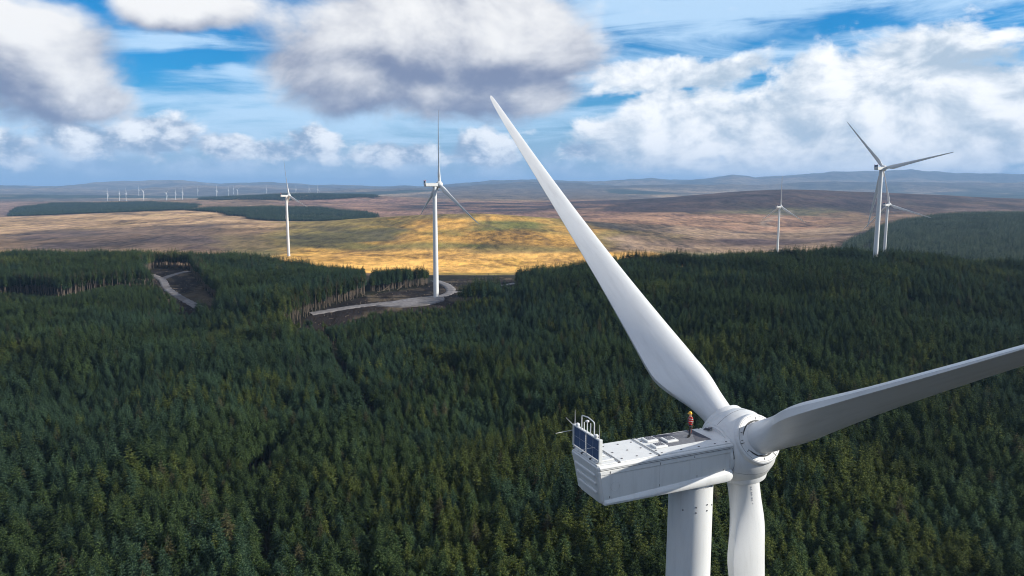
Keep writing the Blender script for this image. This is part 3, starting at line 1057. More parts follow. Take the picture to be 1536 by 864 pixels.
# ---- rotor
RM = rotor_mtx(Z0)
spin = place(lathe('spinner', SPIN, M['white'], main, 72, 'x', True, 50), RM)
PHASE = -59.6
for k in range(3):
    Bm_ = Matrix.Rotation(R_(PHASE + 120 * k), 4, 'X')
    col_ = lathe('root_collar', [(1.3, 1.90), (2.10, 1.88), (2.36, 1.80), (2.42, 1.72), (2.42, 1.0)], M['white'], spin, 64, 'z', True, 25)
    col_.matrix_local = Bm_
    gp = lathe('root_gap', [(2.30, 1.0), (2.30, 1.33), (2.432, 1.33), (2.445, 1.22), (2.445, 1.0)], M['seam'], spin, 64, 'z', True, 30)
    gp.matrix_local = Bm_
    rg = lathe('ring_seam', [(2.41, 1.64), (2.41, 1.66), (2.426, 1.66), (2.426, 1.64)], M['dot'], spin, 64, ring=True)
    rg.matrix_local = Bm_
    for a in (20, 75, 150, 172, 205, 262, 318, 338):
        mk = box('collar_mark', (0, 0, 0), (.16, .05, .02), M['dot'], spin, .006)
        mk.matrix_local = Bm_ @ Matrix.Rotation(R_(a), 4, 'Z') @ Matrix.Translation((1.46, 0, 2.432))
    for a in (180, 300):
        mk = box('collar_joint', (0, 0, 0), (.42, .045, .02), M['seam'], spin)
        mk.matrix_local = Bm_ @ Matrix.Rotation(R_(a), 4, 'Z') @ Matrix.Translation((1.50, 0, 2.425))
    bl = mesh_obj('blade', BLADE, main)
    bl.matrix_local = RM @ Bm_ @ Matrix.Rotation(CONE, 4, 'Y')
    if k == 2:
        # small serial characters running down the blade root
        for i, (dz, w) in enumerate(((0, .20), (.24, .20), (.62, .20), (.86, .20), (1.24, .2), (1.48, .2), (1.86, .10))):
            a = R_(100)
            cm_ = box('serial_mark', (0, 0, 0), (.05, .075, .11 if w > .15 else .07), M['metal'], bl)
            cm_.matrix_local = Matrix.Rotation(a, 4, 'Z') @ Matrix.Translation((1.168 - .012 * dz, 0, 2.95 + dz * .72))

# ---- serrated fairing line on the spinner
for a in (0, 120, 240):
    sj = tube('spinner_seam', [(x, r * 1.001 * math.cos(R_(a + PHASE + 30)), r * 1.001 * math.sin(R_(a + PHASE + 30))) for (x, r) in SPIN[2:-1]], .010, M['dot'], spin, 5)


# ---- the other turbines
def shared(bm, name, mat, smooth=True, sharp=35):
    bmesh.ops.remove_doubles(bm, verts=bm.verts, dist=1e-5)
    bmesh.ops.recalc_face_normals(bm, faces=bm.faces)
    me = bpy.data.meshes.new(name)
    bm.to_mesh(me)
    bm.free()
    me.materials.append(mat)
    if smooth:
        me.shade_smooth()
        me.set_sharp_from_angle(angle=R_(sharp))
    return me


NZ = 89.6
bm = bmesh.new()
bm_lathe(bm, [(-2, 2.35), (.35, 2.35), (.36, 2.14), (20, 2.1), (20.02, 2.13), (20.12, 2.13), (20.14, 2.09), (50, 1.92), (50.02, 1.95), (50.12, 1.95), (50.14, 1.91), (NZ - 1, 1.6), (NZ, 1.6)], 32)
ME_TOWER = shared(bm, 'tower', M['white'])
bm = nacelle_mesh()
ME_NAC = shared(bm, 'nacelle', M['white'], True, 22)
bm = bmesh.new()
bm_lathe(bm, SPIN, 32, 'x')
ME_SPIN = shared(bm, 'spinner', M['white'])
bm = bmesh.new()
bm_box(bm, (-8.6, 0, Hn + .8), (.3, 3.5, 1.5), .03)
ME_COOL = shared(bm, 'cooler', M['cool'], False)
bm = bmesh.new()
for y in (-1.72, 1.72):
    bm_box(bm, (-8.6, y, Hn + .85), (.36, .16, 1.7), .02)
bm_box(bm, (-8.6, 0, Hn + 1.62), (.36, 3.28, .14), .02)
ME_CFR = shared(bm, 'cooler_frame', M['roofw'], False)
bm = bmesh.new()
for y in (-1.4, 1.4):
    bm_box(bm, (-8.6, y, Hn + 1.9), (.5, .5, .5), .1)
ME_LAMP = shared(bm, 'warning_lamp', M['red'], False)
bm = bmesh.new()
bm_box(bm, (0, -2.13, 2.1), (.95, .14, 2.3), .05)
ME_DOOR = shared(bm, 'tower_door', M['metal'], False)
bm = bmesh.new()
for i in range(5):
    bm_box(bm, (0, -2.55 - .28 * i, .85 - .17 * i), (1.2, .30, .06))
ME_STEP = shared(bm, 'entrance_steps', M['metal'], False)


def turbine(u, d, psi, phase, label, k=1.0, low=False, zoff=0.0, group=None, sink=0.0):
    x, y, z = spot(u, d)
    T = empty('wind_turbine', (x, y, z + zoff), PI / 2 - R_(psi))
    tag(T, label, 'wind turbine', group)
    S = Matrix.Scale(k, 4)
    for nm, me, mt in (('tower', ME_TOWER, S), ('nacelle', ME_NAC, Matrix.Translation((0, 0, NZ * k)) @ S)):
        place(mesh_obj(nm, me, T), mt)
    R0 = rotor_mtx(NZ * k, k) @ S
    place(mesh_obj('spinner', ME_SPIN, T), R0)
    for q in range(3):
        bl = mesh_obj('blade', BLADE_FAR if low else BLADE_MID, T)
        bl.matrix_local = R0 @ Matrix.Rotation(R_(phase + 120 * q), 4, 'X') @ Matrix.Rotation(CONE, 4, 'Y')
    if not low:
        place(mesh_obj('cooler', ME_COOL, T), Matrix.Translation((0, 0, NZ)))
        place(mesh_obj('cooler_frame', ME_CFR, T), Matrix.Translation((0, 0, NZ)))
        place(mesh_obj('warning_lamp', ME_LAMP, T), Matrix.Translation((0, 0, NZ)))
        place(mesh_obj('tower_door', ME_DOOR, T), Matrix.Identity(4))
        place(mesh_obj('entrance_steps', ME_STEP, T), Matrix.Identity(4))
    return T


BLADE_MID = blade_mesh(36, 20, 6.0)
TURB = [  # column, depth, yaw, phase, label, wanted ground height
    (653, 590, 57, 2, 'white wind turbine on the gravel pad in the forest clearing', 21.0),
    (432, 1130, 52, -13, 'slim white wind turbine rising behind the dark plantation block at the left', 6.0),
    (1315, 664, 56, -42, 'tall grey-white wind turbine on the wooded ridge at the far right', 46.0),
    (1328, 1042, 56, -13, 'smaller wind turbine standing just behind the tall right-hand one', -6.0),
    (1167, 1400, 58, 0, 'small distant wind turbine in front of the dark heather hill', -18.0),
]
for (u, d, psi, ph, lb, gz) in TURB:
    x, y, z = spot(u, d)
    turbine(u, d, psi, ph, lb, zoff=gz - z if abs(gz - z) < 9 else -.3)
FAR = [(165.8, 6600, 20), (183.3, 6600, 0), (193.4, 6700, -14), (212.7, 9000, 8), (219.4, 6300, 60), (253.3, 7200, 46), (267, 7600, 2), (277.5, 6600, 5),
       (300.5, 9500, 0), (328.6, 6500, -4), (346, 9000, 2), (353.6, 11000, 30), (359.5, 8800, 50), (402.6, 9000, 4), (446.5, 8800, 0), (466, 8600, 8), (479, 8200, -5)]
_lab = {219.4: 'tiny far turbine with a broad Y of blades above the distant wood', 165.8: 'tiny far turbine, first from the left of the distant row', 328.6: 'tiny lone turbine right of the distant row, before the pale plain'}
for (u, d, ph) in FAR:
    T = turbine(u, d, 25 if ph > 40 else 62, ph, _lab.get(u, 'tiny white turbine in the far wind farm on the plain'), .92, True, group='turbines of the far wind farm')


# ------------------------------------------------------------------ trees
def bark():
    m, t, b = mat_new('spruce_bark')
    tc = t.n('ShaderNodeTexCoord')
    n = t.noise(t.v('MULTIPLY', tc.outputs['Object'], (6, 6, 1.2)), 1.5, 5.0, .6)
    t.put(b.inputs['Base Color'], t.mix(n, (.075, .058, .044), (.24, .19, .145)))
    b.inputs['Roughness'].default_value = .95
    return m


def needles(name, c0, c1, tipc):
    m, t, b = mat_new(name)
    oi = t.n('ShaderNodeObjectInfo')
    tc = t.n('ShaderNodeTexCoord')
    o = tc.outputs['Object']
    n = t.noise(o, 2.6, 3.0, .7)
    rnd = oi.outputs['Random']
    pn = t.noise(t.v('MULTIPLY', oi.outputs['Location'], (1, 1, 0)), .022, 3.0, .6)
    c = t.mix(rnd, c0, c1)
    c = t.mix(t.ss(n, .46, .66), t.v('SCALE', c, None, .8), tipc)
    c = t.v('SCALE', c, None, t.m('ADD', t.ss(pn, .3, .7, .72, 1.22), t.m('MULTIPLY', t.m('SUBTRACT', rnd, .5), .25)))
    t.put(b.inputs['Base Color'], c)
    b.inputs['Roughness'].default_value = .75
    b.inputs['Specular IOR Level'].default_value = .04
    return m


M['bark'] = bark()
M['nd'] = [needles('needles_dark', (.010, .025, .008), (.017, .034, .012), (.086, .120, .046)),
           needles('needles_blue', (.010, .028, .013), (.016, .035, .018), (.074, .114, .066)),
           needles('needles_yellow', (.022, .042, .009), (.034, .052, .012), (.140, .155, .046)),
           needles('needles_brown', (.028, .033, .016), (.044, .043, .021), (.100, .090, .045)),
           needles('needles_sunlit', (.030, .050, .028), (.085, .110, .066), (.140, .168, .104))]  # paler needles, sunlight on the slope put into the colour


def crown_geo(seed, H, base, rad, nw, nbr, rich=True):
    """tiers of drooping fronds"""
    rn = random.Random(seed)
    V, F_ = [], []

    def tri(a, b, c):
        i = len(V)
        V.extend((a, b, c))
        F_.append((i, i + 1, i + 2))
    lean = rn.uniform(0, 2 * PI)
    for w in range(nw):
        s = w / (nw - 1)                       # 0 bottom, 1 top
        z = base * H + (H * (1 - base) - .35) * (s ** .92)
        prof = min(1.0, (1 - s) / .62) ** .82 * (0.6 + .4 * min(1, s / .15))
        L0 = rad * prof + .10
        a0 = rn.uniform(0, 2 * PI)
        nb_ = max(5, int(nbr * (1 - .35 * s)))
        for k in range(nb_):
            a = a0 + 2 * PI * (k + rn.uniform(-.3, .3)) / nb_
            L = L0 * rn.uniform(.66, 1.18) * (1 + .14 * math.cos(a - lean))
            up = (.50 * s - .34) + rn.uniform(-.10, .10)
            ca, sa = math.cos(a), math.sin(a)
            zz = z + rn.uniform(-.16, .16)
            wd = L * (.26 if rich else .40) * rn.uniform(.8, 1.2) + .05
            P = lambda f, side, dz=0: (ca * L * f - sa * side, sa * L * f + ca * side, zz + up * L * f + .16 * L * math.sin(f * PI) * (1 - s) + dz)
            b0, md, tp = P(.05, 0), P(.55, 0, .03), P(1.0, 0)
            l1, r1 = P(.48, wd, -.10 * L), P(.48, -wd, -.10 * L)
            tri(b0, l1, md); tri(b0, md, r1); tri(md, l1, tp); tri(md, tp, r1)
            if rich:
                for f in (.35, .62, .84):
                    g = wd * (1.45 - f * .75)
                    q = L * .10
                    for sd in (1, -1):
                        c = P(f, 0, .02)
                        e = P(min(1.05, f + .22), sd * g, -.05 * L - rn.uniform(0, .06))
                        h = P(f + .14, sd * .02)
                        tri(c, e, h)
    # leader
    for k in range(3):
        a = 2 * PI * k / 3
        tri((.10 * math.cos(a), .10 * math.sin(a), H - .75), (.10 * math.cos(a + 2.1), .10 * math.sin(a + 2.1), H - .75), (0, 0, H + .15))
    return V, F_


def trunk_geo(H, n=6, seed=0, dead=True):
    rn = random.Random(seed)
    bm = bmesh.new()
    bm_tube(bm, [(0, 0, -1.0), (0, 0, H * .3), (0.03, 0, H * .52), (0, 0, H * .70)], [.19, .15, .09, .02], n)
    if dead:
        for _ in range(9):
            a, z, L = rn.uniform(0, 2 * PI), rn.uniform(.15, .45) * H, rn.uniform(.5, 1.1)
            bm_tube(bm, [(0, 0, z), (L * math.cos(a), L * math.sin(a), z - .1)], [.035, .01], 3)
    V = [tuple(v.co) for v in bm.verts]
    bm.verts.index_update()
    F_ = [tuple(v.index for v in f.verts) for f in bm.faces]
    bm.free()
    return V, F_


def to_mesh(name, parts):
    V, F_, mi, mats = [], [], [], []
    for q, (v, f, m) in enumerate(parts):
        o = len(V)
        V += v
        F_ += [tuple(i + o for i in t_) for t_ in f]
        mi += [q] * len(f)
        mats.append(m)
    me = bpy.data.meshes.new(name)
    me.from_pydata(V, [], F_)
    for m in mats:
        me.materials.append(m)
    me.polygons.foreach_set('material_index', mi)
    me.update()
    return me


H0 = 17.0
VAR = []           # (crown mesh, trunk mesh, kind)
protos = bpy.data.collections.new('spruce_kinds')
spec = [(0, .42, 2.35, 14, 11), (0, .40, 2.0, 15, 10), (0, .46, 2.6, 13, 11), (1, .42, 2.3, 14, 11), (1, .40, 2.45, 14, 10), (2, .42, 2.1, 14, 10), (2, .40, 2.35, 14, 11), (3, .44, 2.0, 13, 10), (0, .60, 1.9, 10, 9), (3, .66, 1.7, 9, 8)]
for i, (kd, bs, rd, nw, nbr) in enumerate(spec):
    cv = crown_geo(100 + i, H0, bs, rd, nw, nbr)
    tv = trunk_geo(H0, 6, i)
    VAR.append((to_mesh('crown', [(*cv, M['nd'][kd])]), to_mesh('trunk', [(*tv, M['bark'])]), kd))
    o = bpy.data.objects.new('spruce_kind_%02d' % i, to_mesh('spruce', [(*cv, M['nd'][kd]), (*tv, M['bark'])]))
    protos.objects.link(o)
protos_far = bpy.data.collections.new('far_spruce_kinds')
for i, kd in enumerate((4, 1, 0, 4)):
    cv = crown_geo(300 + i, 14.0, .12, 2.7, 7, 7, False)
    o = bpy.data.objects.new('far_spruce_kind_%02d' % i, to_mesh('far_spruce', [(*cv, M['nd'][kd])]))
    protos_far.objects.link(o)


def scatter_tree(coll):
    g = bpy.data.node_groups.new('plant_' + coll.name, 'GeometryNodeTree')
    g.interface.new_socket('Geometry', in_out='INPUT', socket_type='NodeSocketGeometry')
    g.interface.new_socket('Geometry', in_out='OUTPUT', socket_type='NodeSocketGeometry')
    N = g.nodes
    gi, go = N.new('NodeGroupInput'), N.new('NodeGroupOutput')
    ci = N.new('GeometryNodeCollectionInfo')
    ci.inputs['Collection'].default_value = coll
    ci.inputs['Separate Children'].default_value = True
    ci.inputs['Reset Children'].default_value = True
    ip = N.new('GeometryNodeInstanceOnPoints')
    ip.inputs['Pick Instance'].default_value = True

    def attr(nm, ty):
        a = N.new('GeometryNodeInputNamedAttribute')
        a.data_type = ty
        a.inputs['Name'].default_value = nm
        return a.outputs['Attribute']
    L = g.links.new
    L(gi.outputs[0], ip.inputs['Points'])
    L(ci.outputs[0], ip.inputs['Instance'])
    L(attr('idx', 'INT'), ip.inputs['Instance Index'])
    L(attr('rot', 'FLOAT_VECTOR'), ip.inputs['Rotation'])
    L(attr('scl', 'FLOAT_VECTOR'), ip.inputs['Scale'])
    L(ip.outputs[0], go.inputs[0])
    return g


GN_NEAR, GN_FAR = scatter_tree(protos), scatter_tree(protos_far)


def forest_obj(name, P, scl, idx, gn, label):
    n = len(P)
    me = bpy.data.meshes.new(name)
    me.vertices.add(n)
    me.vertices.foreach_set('co', P.astype(np.float32).ravel())
    rot = np.zeros((n, 3), np.float32)
    rot[:, 0:2] = RNG.normal(0, .025, (n, 2))
    rot[:, 2] = RNG.uniform(0, 2 * PI, n)
    for nm, ty, dat, key in (('rot', 'FLOAT_VECTOR', rot, 'vector'), ('scl', 'FLOAT_VECTOR', scl.astype(np.float32), 'vector'), ('idx', 'INT', idx.astype(np.int32), 'value')):
        a = me.attributes.new(nm, ty, 'POINT')
        a.data.foreach_set(key, dat.ravel())
    o = mesh_obj(name, me)
    md = o.modifiers.new('planting', 'NODES')
    md.node_group = gn
    tag(o, label, None, None, 'stuff')
    return o, rot


def grid_pts(x0, x1, y0, y1, sp, jit=.42):
    xs, ys = np.arange(x0, x1, sp), np.arange(y0, y1, sp)
    X, Y = np.meshgrid(xs, ys)
    X = X + (np.arange(len(ys)) % 2)[:, None] * sp * .5
    X, Y = X.ravel(), Y.ravel()
    X = X + RNG.uniform(-jit, jit, len(X)) * sp
    Y = Y + RNG.uniform(-jit, jit, len(Y)) * sp
    return X, Y


# near plantation
X, Y = grid_pts(-760, 760, 95, 880, 3.35)
u = 768 + FPX * X / Y
far_lim = np.interp(u, [-200, 0, 200, 290, 430, 560, 640, 660, 765, 800, 1000, 1250, 1536, 1800], [860, 860, 850, 850, 820, 740, 705, 640, 640, 690, 720, 730, 700, 690])
keep = (u > -130) & (u < 1670) & (Y < far_lim)
cmid, cleft = inside(X, Y, CLEAR_MID), inside(X, Y, CLEAR_LEFT)
keep &= ~cmid & ~cleft
ride = [at_ground(a, b_, 20) for (a, b_) in ((-140, 456), (20, 446), (90, 455), (150, 441), (205, 437))]
keep &= seg_dist(X, Y, ride) > 20 * fbm(X, Y, 55, 3, 66)
# turbine clearance
for (a, b_) in ((TX, TYY), spot(653, 590)[:2], spot(1315, 664)[:2]):
    keep &= np.hypot(X - a, Y - b_) > 12
for pl_, wd_ in (([(468, 480), (498, 535), (522, 590), (560, 650)], 3.0), ([(-40, 545), (70, 578)], 5), ([(380, 735), (430, 690)], 4), ([(1180, 560), (1240, 600), (1300, 690)], 3.5),
                 ([(620, 560), (760, 600), (860, 560)], 3), ([(100, 500), (330, 520), (470, 500)], 3.5), ([(1300, 480), (1536, 520)], 3.5)):
    keep &= seg_dist(X, Y, [at_ground(a, b_, 12) for (a, b_) in pl_]) > wd_ * (.6 + .8 * fbm(X, Y, 30, 3, 99))
# thin rides and wind-thrown gaps
gap = fbm(X, Y, 34, 3, 71)
keep &= ~((gap > .735) & (RNG.random(len(X)) < .8))
gap2 = np.abs(fbm(X, Y, 150, 2, 73) - .5)
keep &= ~((gap2 < .010) & (RNG.random(len(X)) < .85))
keep &= RNG.random(len(X)) > .05
# open ground behind the pad: only the clump left of the tower
behind = (u > 545) & (u < 775) & (Y > 600)
clump = inside(X, Y, world_poly([(556, 441), (640, 430), (646, 420), (560, 422)], 18))
keep &= ~behind | clump | (Y < 560)
X, Y, u = X[keep], Y[keep], u[keep]
front = np.clip((seg_dist(X, Y, [CLEAR_MID[i] for i in (0, 11, 10, 9, 8)])), 0, 200)
Hn_ = (.62 + .74 * fbm(X, Y, 48, 4, 81)) * RNG.normal(1, .095, len(X))
Hs = np.clip(Hn_, .50, 1.30)
lim = (7.0 + .14 * front) / H0
isfront = (Y < 560) & (u > 430) & (u < 790)
Hs = np.where(isfront, np.minimum(Hs, lim * RNG.uniform(.8, 1.1, len(X))), Hs)
frontL = seg_dist(X, Y, [CLEAR_LEFT[i] for i in (6, 7, 8)])
Hs = np.where((frontL < 45) & (Y < 640) & (u < 290), np.minimum(Hs, (7 + .16 * frontL) / H0), Hs)
Ws = Hs ** .6 * RNG.normal(1, .10, len(X))
Zt = zt(X, Y)
scl = np.stack([Ws, Ws, Hs], 1)
yel = fbm(X, Y, 55, 3, 91) + RNG.normal(0, .10, len(X))
blu = fbm(X, Y, 80, 3, 95) + RNG.normal(0, .12, len(X))
idx = RNG.integers(0, 3, len(X))
idx = np.where(blu > .58, RNG.integers(3, 5, len(X)), idx)
idx = np.where(yel > .69, RNG.integers(5, 7, len(X)), idx)
idx = np.where(RNG.random(len(X)) < .022, 7, idx)
d_ride = seg_dist(X, Y, ride)
d_cl = np.minimum(seg_dist(X, Y, CLEAR_LEFT[0:4]), seg_dist(X, Y, CLEAR_MID[0:5]))
edge = ((d_ride < 21 * fbm(X, Y, 40, 3, 67) + 8) & (Y > np.interp(u, [-140, 20, 90, 150, 205], [q[1] for q in ride]))) | (d_cl < 9)
idx = np.where(edge & (RNG.random(len(X)) < .6), RNG.integers(8, 10, len(X)), idx)
scl[:, 2] = np.where(edge, np.maximum(scl[:, 2], RNG.uniform(.95, 1.25, len(X))), scl[:, 2])
infront = (d_ride < 60) & (Y < np.interp(u, [-140, 20, 90, 150, 205], [q[1] for q in ride]))
scl[:, 2] = np.where(infront, np.minimum(scl[:, 2], .45 + d_ride * .008), scl[:, 2])
Hs = scl[:, 2].copy()
P = np.stack([X, Y, Zt], 1)

# the 300 largest in view stand as single trees
fw, upv = np.array([0, math.cos(PITCH), -math.sin(PITCH)]), np.array([0, math.sin(PITCH), math.cos(PITCH)])
top = P + np.stack([0 * X, 0 * X, Hs * H0 * .8 - CAMZ], 1)
dep = top @ fw
pu, pv = 768 + FPX * top[:, 0] / dep, 432 - FPX * (top @ upv) / dep
vis = (pu > 6) & (pu < 1530) & (pv < 858) & ~((pu > 992) & (pu < 1148)) & (dep > 0)
order = np.argsort(np.where(vis, dep, 1e9))[:300]
rest = np.ones(len(X), bool)
rest[order] = False
forest_obj('spruce_forest', P[rest], scl[rest], idx[rest], GN_NEAR, 'dense dark spruce plantation covering the ground below the turbines')
KIND_LABEL = ['dark green spruce among the front rows at the lower edge of the plantation',
              'blue-green spruce among the front rows at the lower edge of the plantation',
              'yellow-green spruce among the front rows at the lower edge of the plantation',
              'dull brownish spruce among the front rows at the lower edge of the plantation']
for i in order:
    cm_, tm_, kd = VAR[idx[i]]
    e = empty('spruce_tree', P[i], float(RNG.uniform(0, 2 * PI)))
    e.scale = scl[i]
    tag(e, KIND_LABEL[kd], 'tree', 'front row spruces')
    mesh_obj('crown', cm_, e)
    mesh_obj('trunk', tm_, e)


# woods farther off
def ud_wood(name, poly, sp, hs, label, ks=1.0, kinds=(1, 2, 1, 2, 0)):
    us = [p[0] for p in poly]
    ds = [p[1] for p in poly]
    xs = [(a - 768) / FPX * d_ for a in (min(us), max(us)) for d_ in (min(ds), max(ds))]
    X, Y = grid_pts(min(xs), max(xs), min(ds), max(ds), sp, .5)
    uu = 768 + FPX * X / Y
    k = inside(uu + (fbm(X, Y, 120, 3, 5) - .5) * 26, Y + (fbm(X, Y, 140, 3, 6) - .5) * 120, poly)
    k &= np.abs(fbm(X, Y, 420, 2, 77) - .5) > .012
    X, Y = X[k], Y[k]
    h = hs * (.72 + .5 * fbm(X, Y, 120, 4, 15)) * RNG.normal(1, .12, len(X))
    w = ks * RNG.normal(1, .12, len(X))
    return forest_obj(name, np.stack([X, Y, zt(X, Y) - .3], 1), np.stack([w, w, h], 1), np.asarray(kinds)[RNG.integers(0, len(kinds), len(X))], GN_FAR, label)


ud_wood('hillside_forest', HILLSIDE, 4.8, .92, 'sunlit pale green spruce wood on the slope behind the right-hand turbines', .9, (0, 3, 0, 3, 1))
ud_wood('valley_wood', [(288, 3050), (330, 2850), (380, 2520), (430, 2400), (540, 2560), (575, 2760), (555, 3050), (480, 3380), (400, 3420), (320, 3300)], 7.5, 1.1, 'dark wood with straight edges on the moor left of the middle turbine', 1.7)
ud_wood('distant_wood', [(18, 3180), (150, 3150), (285, 3350), (300, 4300), (240, 4700), (100, 4650), (30, 4200), (18, 3700)], 9.5, 1.1, 'bluish wood beyond the crest of the left-hand moor', 2.1)
ud_wood('ridge_wood', [(300, 5150), (430, 4850), (500, 4900), (572, 5200), (560, 5700), (430, 5800), (300, 5600)], 11.0, 1.15, 'blue-grey wood along the low ridge below the far wind farm', 2.4)

# fallen trunks beside the clump near the pad
for i, (a, b_, an, L) in enumerate(((566, 438, 20, 13), (575, 436, 65, 12), (585, 437, 118, 14), (570, 441, -15, 11), (548, 444, 150, 12), (596, 435, 40, 10))):
    x, y = at_ground(a, b_, 20)
    z = float(zt(np.array([x]), np.array([y]))[0])
    e = empty('fallen_tree', (x, y, z))
    tag(e, 'pale fallen trunk lying at the edge of the felled clearing', 'fallen tree', 'fallen trunks beside the clearing')
    dx, dy = math.cos(R_(an)), math.sin(R_(an))
    tube('trunk', [(0, 0, .2), (dx * L * .5, dy * L * .5, 1.2 + (i % 3)), (dx * L, dy * L, 2.4 + 2 * (i % 3))], [.24, .18, .05], M['bark'], e, 6)
    bm = bmesh.new()
    for k in range(7):
        s_ = .3 + .1 * k
        bm_tube(bm, [(dx * L * s_, dy * L * s_, .3 + 2.2 * s_ + 2 * s_ * (i % 3)), (dx * L * s_ + random.uniform(-1.2, 1.2), dy * L * s_ + random.uniform(-1.2, 1.2), 1.2 + 2.2 * s_ + 2 * s_ * (i % 3))], [.06, .015], 3)
    from_bm('dead_branches', bm, M['bark'], e)


# stumps and brash left on the felled ground
bm = bmesh.new()
for poly in (CLEAR_MID, CLEAR_LEFT):
    xs, ys = [p[0] for p in poly], [p[1] for p in poly]
    bx_, by_ = RNG.uniform(min(xs), max(xs), 900), RNG.uniform(min(ys), max(ys), 900)
    ok_ = inside(bx_, by_, poly)
    bz_ = zt(bx_, by_)
    for x, y, z in zip(bx_[ok_][:260], by_[ok_][:260], bz_[ok_][:260]):
        if random.random() < .5:
            bm_tube(bm, [(x, y, z - .1), (x, y, z + random.uniform(.3, .6))], [random.uniform(.25, .45), .22], 5)
        else:
            a, L = random.uniform(0, PI), random.uniform(1.0, 4.0)
            bm_tube(bm, [(x, y, z + .12), (x + L * math.cos(a), y + L * math.sin(a), z + random.uniform(.1, .5))], [.16, .06], 4)
tag(from_bm('felling_brash', bm, M['bark']), 'stumps and broken brash strewn over the felled clearings', None, None, 'stuff')


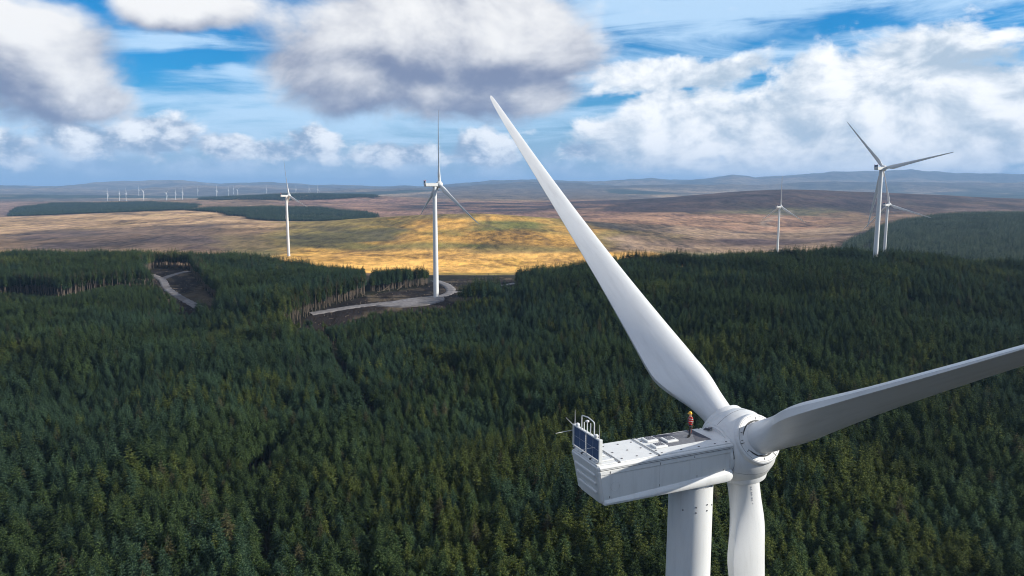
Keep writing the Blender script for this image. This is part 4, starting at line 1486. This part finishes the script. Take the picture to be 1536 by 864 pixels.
# ------------------------------------------------------------------ the worker on the roof
def worker():
    mats = {'skin': simple('skin', (.50, .30, .21), .6), 'jacket': simple('jacket_red', (.62, .020, .018), .75, .2, 6),
            'trousers': simple('trousers_dark', (.022, .026, .034), .85, .2, 6), 'boots': simple('boots', (.012, .012, .012), .7),
            'tape': simple('reflective_tape', (.75, .76, .74), .4), 'helmet': simple('helmet_yellow', (.80, .42, .015), .3),
            'harness': simple('harness_grey', (.10, .11, .12), .8), 'glove': simple('glove', (.05, .05, .055), .9)}
    V, E, Rr = [], [], []

    def chain(pts, root=None):
        prev = root
        ids = []
        for (x, y, z, r) in pts:
            V.append((x, y, z))
            Rr.append(r)
            i = len(V) - 1
            if prev is not None:
                E.append((prev, i))
            prev = i
            ids.append(i)
        return ids
    sp_ = chain([(0, 0, .98, .15), (.01, 0, 1.12, .145), (.02, 0, 1.28, .16), (.01, 0, 1.42, .15), (.02, 0, 1.52, .065), (.045, 0, 1.60, .085), (.045, 0, 1.70, .095), (.04, 0, 1.77, .07)])
    chain([(.135, 0, 1.635, .018), (.150, 0, 1.625, .014)], sp_[5])
    for s in (1, -1):
        f = .10 if s > 0 else -.05
        lg = chain([(.01 + f * .2, s * .10, .90, .105), (.02 + f * .7, s * .115, .52, .072), (f, s * .12, .12, .055), (f + .01, s * .122, .05, .05), (f + .13, s * .135, .035, .042), (f + .20, s * .14, .03, .03)], sp_[0])
        arm = chain([(0, s * .17, 1.44, .075), (-.02, s * .225, 1.38, .068), (-.05, s * .26, 1.14, .056), (.10, s * .20, 1.06, .046), (.19, s * .10, 1.10, .036), (.235, s * .055, 1.115, .034)], sp_[3])
        w = arm[-1]
        for k in range(4):
            o = (k - 1.5) * .021
            L = (.060, .072, .068, .052)[k]
            chain([(.255 + .01, s * (.035), 1.115 + o, .010), (.275, s * (.035 - L * .5), 1.113 + o, .0095), (.262, s * (.035 - L), 1.110 + o, .0085)], w)
        chain([(.225, s * .03, 1.150, .011), (.245, s * .0, 1.165, .009)], w)
    me = bpy.data.meshes.new('body')
    me.from_pydata(V, E, [])
    o = bpy.data.objects.new('body_cage', me)
    COL.objects.link(o)
    bpy.context.view_layer.objects.active = o
    md = o.modifiers.new('skin', 'SKIN')
    if not me.skin_vertices:
        bm = bmesh.new()
        bm.from_mesh(me)
        bm.verts.layers.skin.verify()
        bm.to_mesh(me)
        bm.free()
    for i, sv in enumerate(me.skin_vertices[0].data):
        sv.radius = (Rr[i], Rr[i])
        sv.use_root = (i == 0)
    md.use_smooth_shade = True
    ss_ = o.modifiers.new('sub', 'SUBSURF')
    ss_.levels = ss_.render_levels = 2
    dg = bpy.context.evaluated_depsgraph_get()
    dg.update()
    bme = bpy.data.meshes.new_from_object(o.evaluated_get(dg))
    bpy.data.objects.remove(o)
    bme.materials.clear()
    order_ = ['jacket', 'trousers', 'boots', 'skin', 'tape', 'glove']
    for k in order_:
        bme.materials.append(mats[k])
    for p in bme.polygons:
        c = p.center
        r = 0
        if c.z > 1.50:
            r = 3
        elif c.z < .13:
            r = 2
        elif c.z < .93 and not (abs(c.y) > .2):
            r = 1
        elif c.x > .20:
            r = 5
        elif 1.16 < c.z < 1.22 or 1.33 < c.z < 1.38:
            r = 4
        p.material_index = r
        p.use_smooth = True
    root = mesh_obj('person', bme)
    tag(root, 'worker in red jacket, yellow helmet and dark trousers standing on the turbine roof', 'person')
    hel = lathe('helmet', [(1.70, .150), (1.705, .135), (1.76, .128), (1.82, .105), (1.86, .065), (1.875, .004)], mats['helmet'], root, 20)
    hel.location = (.042, 0, -.005)
    box('helmet_peak', (.165, 0, 1.705), (.11, .17, .016), mats['helmet'], root, .006)
    for s in (1, -1):
        lathe('eye', [(-.012, .002), (-.006, .011), (.006, .011), (.012, .002)], mats['boots'], root, 8).location = (.128, s * .034, 1.662)
        lathe('ear', [(-.028, .004), (-.012, .014), (.012, .014), (.028, .004)], mats['skin'], root, 8).location = (.04, s * .098, 1.65)
        tube('harness_strap', [(.17, s * .07, 1.02), (.185, s * .09, 1.25), (.15, s * .10, 1.40), (.05, s * .10, 1.50), (-.10, s * .08, 1.44), (-.165, s * .02, 1.28), (-.14, s * .06, 1.02)], .022, mats['harness'], root, 6)
        tube('leg_strap', [(.02 + .125 * math.cos(a), s * .10 + .125 * math.sin(a), .80 + .03 * math.cos(a)) for a in np.linspace(0, 2 * PI, 13)], .018, mats['harness'], root, 6)
    tube('harness_belt', [(.01 + .17 * math.cos(a), .17 * math.sin(a), 1.02) for a in np.linspace(0, 2 * PI, 19)], .026, mats['harness'], root, 6)
    box('mouth', (.122, 0, 1.592), (.02, .04, .008), mats['jacket'], root)
    return root


ppl = worker()
lx, ly = .07, .38
ca, sa = math.cos(PI / 2 - PSI), math.sin(PI / 2 - PSI)
ppl.location = (TX + lx * ca - ly * sa, TYY + lx * sa + ly * ca, G0 + ROOF + .015)
ppl.rotation_euler = (0, 0, R_(188))
ppl.scale = (1.03, 1.03, 1.03)
bpy.context.view_layer.update()
_h0 = ppl.matrix_world @ Vector((-.15, -.02, 1.25))
_e = [Vector((TX + a * ca - b_ * sa, TYY + a * sa + b_ * ca, G0 + ROOF + c)) for (a, b_, c) in ((.45, .75, .10), (.75, 1.2, .03), (.8, 1.62, .05))]
tag(tube('safety_lanyard', [_h0, _h0.lerp(_e[0], .5) + Vector((0, 0, -.12))] + _e, .014, simple('rope', (.45, .12, .06), .8), None, 6),
    'thin safety rope running from the worker to a roof anchor', 'rope')


# ------------------------------------------------------------------ haze
bm = bmesh.new()
bm_box(bm, (0, 0, (760 - 620) / 2), (128000, 128000, 760 + 620))
me = bpy.data.meshes.new('haze')
bm.to_mesh(me)
bm.free()
hz = mesh_obj('haze', me)
hm = bpy.data.materials.new('haze_air')
hm.use_nodes = True
hm.node_tree.nodes.clear()
ho = hm.node_tree.nodes.new('ShaderNodeOutputMaterial')
pv_ = hm.node_tree.nodes.new('ShaderNodeVolumePrincipled')
pv_.inputs['Color'].default_value = (.36, .62, 1.0, 1)
pv_.inputs['Density'].default_value = 4.8e-5
pv_.inputs['Anisotropy'].default_value = 0.0
pv_.inputs['Density Attribute'].default_value = ''
hm.node_tree.links.new(pv_.outputs[0], ho.inputs['Volume'])
try:
    hm.cycles.homogeneous_volume = True
except Exception:
    pass
me.materials.append(hm)
tag(hz, 'pale blue haze lying over the moor and far hills', None, None, 'stuff')
